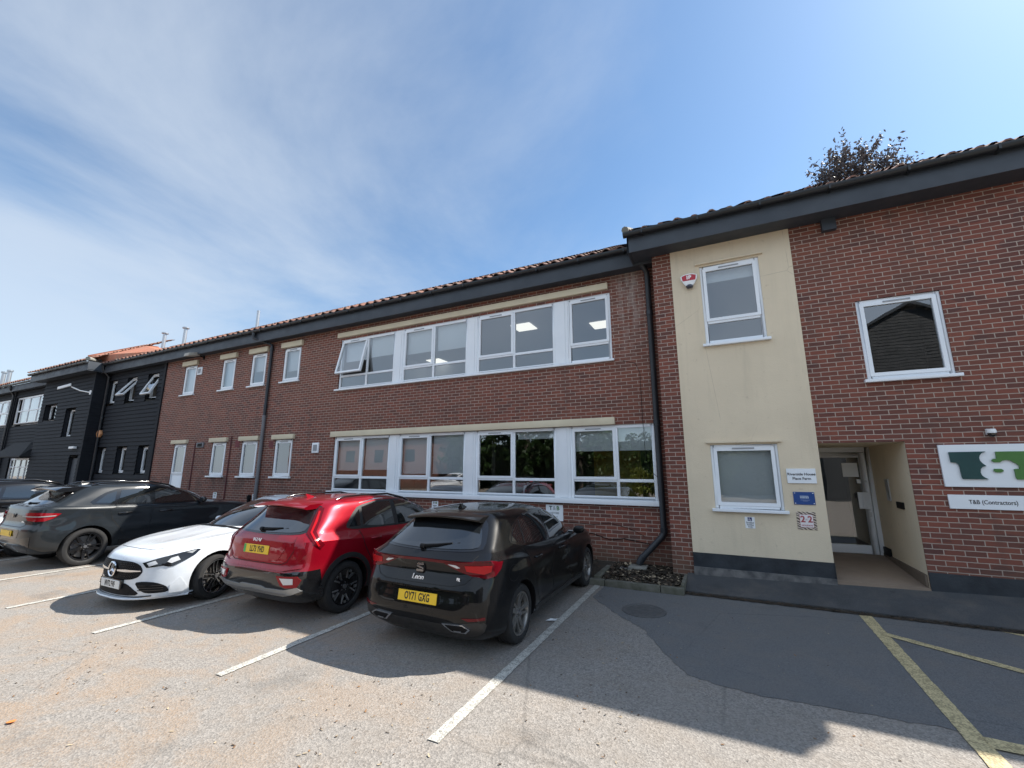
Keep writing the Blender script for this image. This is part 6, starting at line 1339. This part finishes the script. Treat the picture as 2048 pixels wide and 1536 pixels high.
# ------------------------------------------------------------------ trees
def tree(name,label,base,h,trunk_r,crown_c,crown_r,n_br,leaf_n,mats_leaf,m_bark,cat='tree',group=None,leaf=.16,spread=1.0,seed=1,up=.35,sub=5):
    rnd=random.Random(seed); root=empty(name,base,0,label,cat,group); bx,by,bz=0,0,0; C=Vector(crown_c)
    tk=MB(); tk.tube([(0,0,-.1),(0.05,.02,h*.3),(C.x*.5,C.y*.5,C.z*.75),(C.x,C.y,C.z+crown_r[2]*.3)],[trunk_r,trunk_r*.8,trunk_r*.55,trunk_r*.2],9); lf=MB()
    for i in range(n_br):
        while 1:
            d=Vector((rnd.uniform(-1,1),rnd.uniform(-1,1),rnd.uniform(-1,1)))
            if .25<d.length<1: break
        d=d.normalized()*(d.length**.45); e=C+Vector((d.x*crown_r[0],d.y*crown_r[1],d.z*crown_r[2]))*rnd.uniform(.72,1.08)
        s=Vector((C.x*.8,C.y*.8,C.z-crown_r[2]*.5+rnd.uniform(-.2,.6)*crown_r[2])); mid=s.lerp(e,.5)+Vector((rnd.uniform(-.1,.1),rnd.uniform(-.1,.1),-.05))*crown_r[0]
        if i%3==0: tk.tube([s,mid,e],[trunk_r*.22,trunk_r*.12,.008],5,cap=False)
        # twigs with leaves
        out=(e-C).normalized()
        for t_ in range(sub):
            p0=mid.lerp(e,rnd.uniform(.1,1)); dr=(out+Vector((rnd.uniform(-.8,.8),rnd.uniform(-.8,.8),rnd.uniform(-.5,.5)+up))).normalized(); ln=rnd.uniform(.35,.9)*spread
            for k in range(leaf_n):
                q=p0+dr*ln*(k/leaf_n)+Vector((rnd.gauss(0,.05),rnd.gauss(0,.05),rnd.gauss(0,.05)-.06*(k/leaf_n)))*spread; s_=leaf*rnd.uniform(.55,1.15)
                a=Vector((rnd.uniform(-1,1),rnd.uniform(-1,1),rnd.uniform(-1,1))).normalized(); b=a.cross(Vector((rnd.uniform(-1,1),rnd.uniform(-1,1),rnd.uniform(-1,1)))).normalized()
                lf.face([q-a*s_*.6,q+b*s_*.28,q+a*s_*.6,q-b*s_*.28],rnd.randrange(len(mats_leaf)))
    tk.obj('trunk',m_bark,root,smooth=60); lf.obj('crown',mats_leaf,root); return root
def leafmat(name,c):
    m=mat(name,c,.55); m.node_tree.nodes['Principled BSDF'].inputs['Transmission Weight'].default_value=0
    t=NT(m); g=t.new('ObjectInfo'); v=t.coord(); f=t.noise(v,1.3,3); t.col(t.mix(t.mapr(f,.3,.7),tuple(x*.75 for x in c),tuple(min(1,x*1.3) for x in c)))
    tl=t.new('BsdfTranslucent'); tl.inputs[0].default_value=(*[min(1,x*1.3) for x in c],1); mx=t.new('MixShader'); mx.inputs[0].default_value=.3; out=t.t.nodes['Material Output']; t.L(t.b.outputs[0],mx.inputs[1]); t.L(tl.outputs[0],mx.inputs[2]); t.L(mx.outputs[0],out.inputs[0]); return m
bark=noisy('dark bark',(.05,.04,.032),(.09,.075,.06),8,.9,.5,30)
cop=[leafmat('copper leaf a',(.055,.046,.047)),leafmat('copper leaf b',(.080,.064,.060)),leafmat('copper leaf c',(.040,.036,.038))]
tree('copper_beech_tree','dark purple-leaved tree rising above the roof of the entrance block',(6.3,22,0),17,.35,(0.05,0,14.1),(1.85,1.9,2.15),165,14,cop,bark,leaf=.15,spread=1.15,seed=4,up=.2,sub=6)
grn=[leafmat('green leaf a',(.030,.065,.014)),leafmat('green leaf b',(.045,.095,.020)),leafmat('green leaf c',(.02,.045,.012))]; yel=[leafmat('yellow green leaf a',(.12,.15,.02)),leafmat('yellow green leaf b',(.16,.18,.03))]
for i,(x,y,h,r,sd) in enumerate(((-21.5,-17,8.6,3.2,11),(-16.2,-18,9.8,3.2,12),(-11,-17.5,8.4,3.0,13))):
    tree('broadleaf_tree',['bushy green tree on the left across the yard, mirrored in the ground-floor windows','tall green tree in the middle across the yard, mirrored in the ground-floor windows','bushy green tree on the right across the yard, mirrored in the ground-floor windows'][i],(x,y,0),h,.22,(0,0,h*.55),(r,r*.9,h*.43),80,8,grn,bark,group='trees across the yard',leaf=.5,seed=sd,sub=6)
tree('golden_bush','round yellow-green bush across the yard, mirrored in the right-hand ground-floor window',(-4.6,-11.5,0),2.4,.08,(0,0,1.1),(1.3,1.0,1.1),60,8,yel,bark,'bush',leaf=.22,spread=.5,seed=21)
def hedge(name,label,x0,x1,y,h,seed,mats):
    rnd=random.Random(seed); mb=MB(); n=int((x1-x0)*h*75)
    for i in range(n):
        x=rnd.uniform(x0,x1); z=rnd.uniform(0,h)*(1+.10*math.sin(x*1.7)+.06*math.sin(x*4.1)); d=rnd.uniform(-.35,.35)
        a=Vector((rnd.uniform(-1,1),rnd.uniform(-1,1),rnd.uniform(-1,1))).normalized(); b=a.cross(Vector((rnd.uniform(-1,1),rnd.uniform(-1,1),rnd.uniform(-1,1)))).normalized(); q=Vector((x,y+d,z)); s=rnd.uniform(.12,.24)
        mb.face([q-a*s,q+b*s*.5,q+a*s,q-b*s*.5],rnd.randrange(3))
    mb.box(x0,x1,y-.2,y+.1,0,h*.92,2); return tag(mb.obj(name,mats),label,'hedge')
hedge('hedge','long clipped green hedge behind the trees across the yard, mirrored in the ground-floor glass',-25.5,6,-20,4.6,31,grn)
# ------------------------------------------------------------------ buildings across the yard (mirrored in the glass)
BR=empty('weatherboard_barn',(9.6,-12,0),0,'dark weatherboarded barn gable across the yard, mirrored in the upper picture window','barn')
mb=MB(); gx,gy=9.6,-12.0
for k in range(int(10.4/.17)):
    z=k*.17; hw=4.1 if z<8.2 else 4.1*(10.6-z)/2.4
    if hw<.2: break
    mb.hexa([(gx-hw,gy-.03,z),(gx+hw,gy-.03,z),(gx+hw,gy+.03,z),(gx-hw,gy+.03,z),(gx-hw,gy-.03,z+.17),(gx+hw,gy-.03,z+.17),(gx+hw,gy+.008,z+.17),(gx-hw,gy+.008,z+.17)])
mb.box(gx-4.1,gx-4.05,gy-10,gy-.04,0,8.2); mb.box(gx+4.05,gx+4.1,gy-10,gy-.04,0,8.2)
mb.obj('wall',noisy('weathered grey boards',(.030,.033,.037),(.045,.048,.052),1.5,.7),BR,True)
mb=MB(); 
for sg in (-1,1): mb.hexa([(gx,gy-10,10.72),(gx+sg*4.5,gy-10,8.05),(gx+sg*4.5,gy+.25,8.05),(gx,gy+.25,10.72),(gx,gy-10,10.9),(gx+sg*4.6,gy-10,8.15),(gx+sg*4.6,gy+.25,8.15),(gx,gy+.25,10.9)])
mb.obj('roof',M['fascia'],BR,True,fix=True)
RB=empty('brick_cottage',(-34,-16,0),0,'red brick building across the yard, mirrored in the left ground-floor windows','building')
mb=MB(); mb.box(-46,-25.5,-24,-16,0,5.2); mb.obj('wall',M['brick'],RB,True); mb=MB(); mb.prism([(-46.5,-25,5.1),(-46.5,-15.5,5.1),(-46.5,-20,8.6)],(21.5,0,0)); mb.obj('roof',M['tile'],RB,True,fix=True)
for x in (-28,-32,-36): 
    mb=MB(); mb.box(x-.6,x+.6,-16.0,-15.96,2.6,3.8); mb.obj('window',M['gloss'],RB,True)
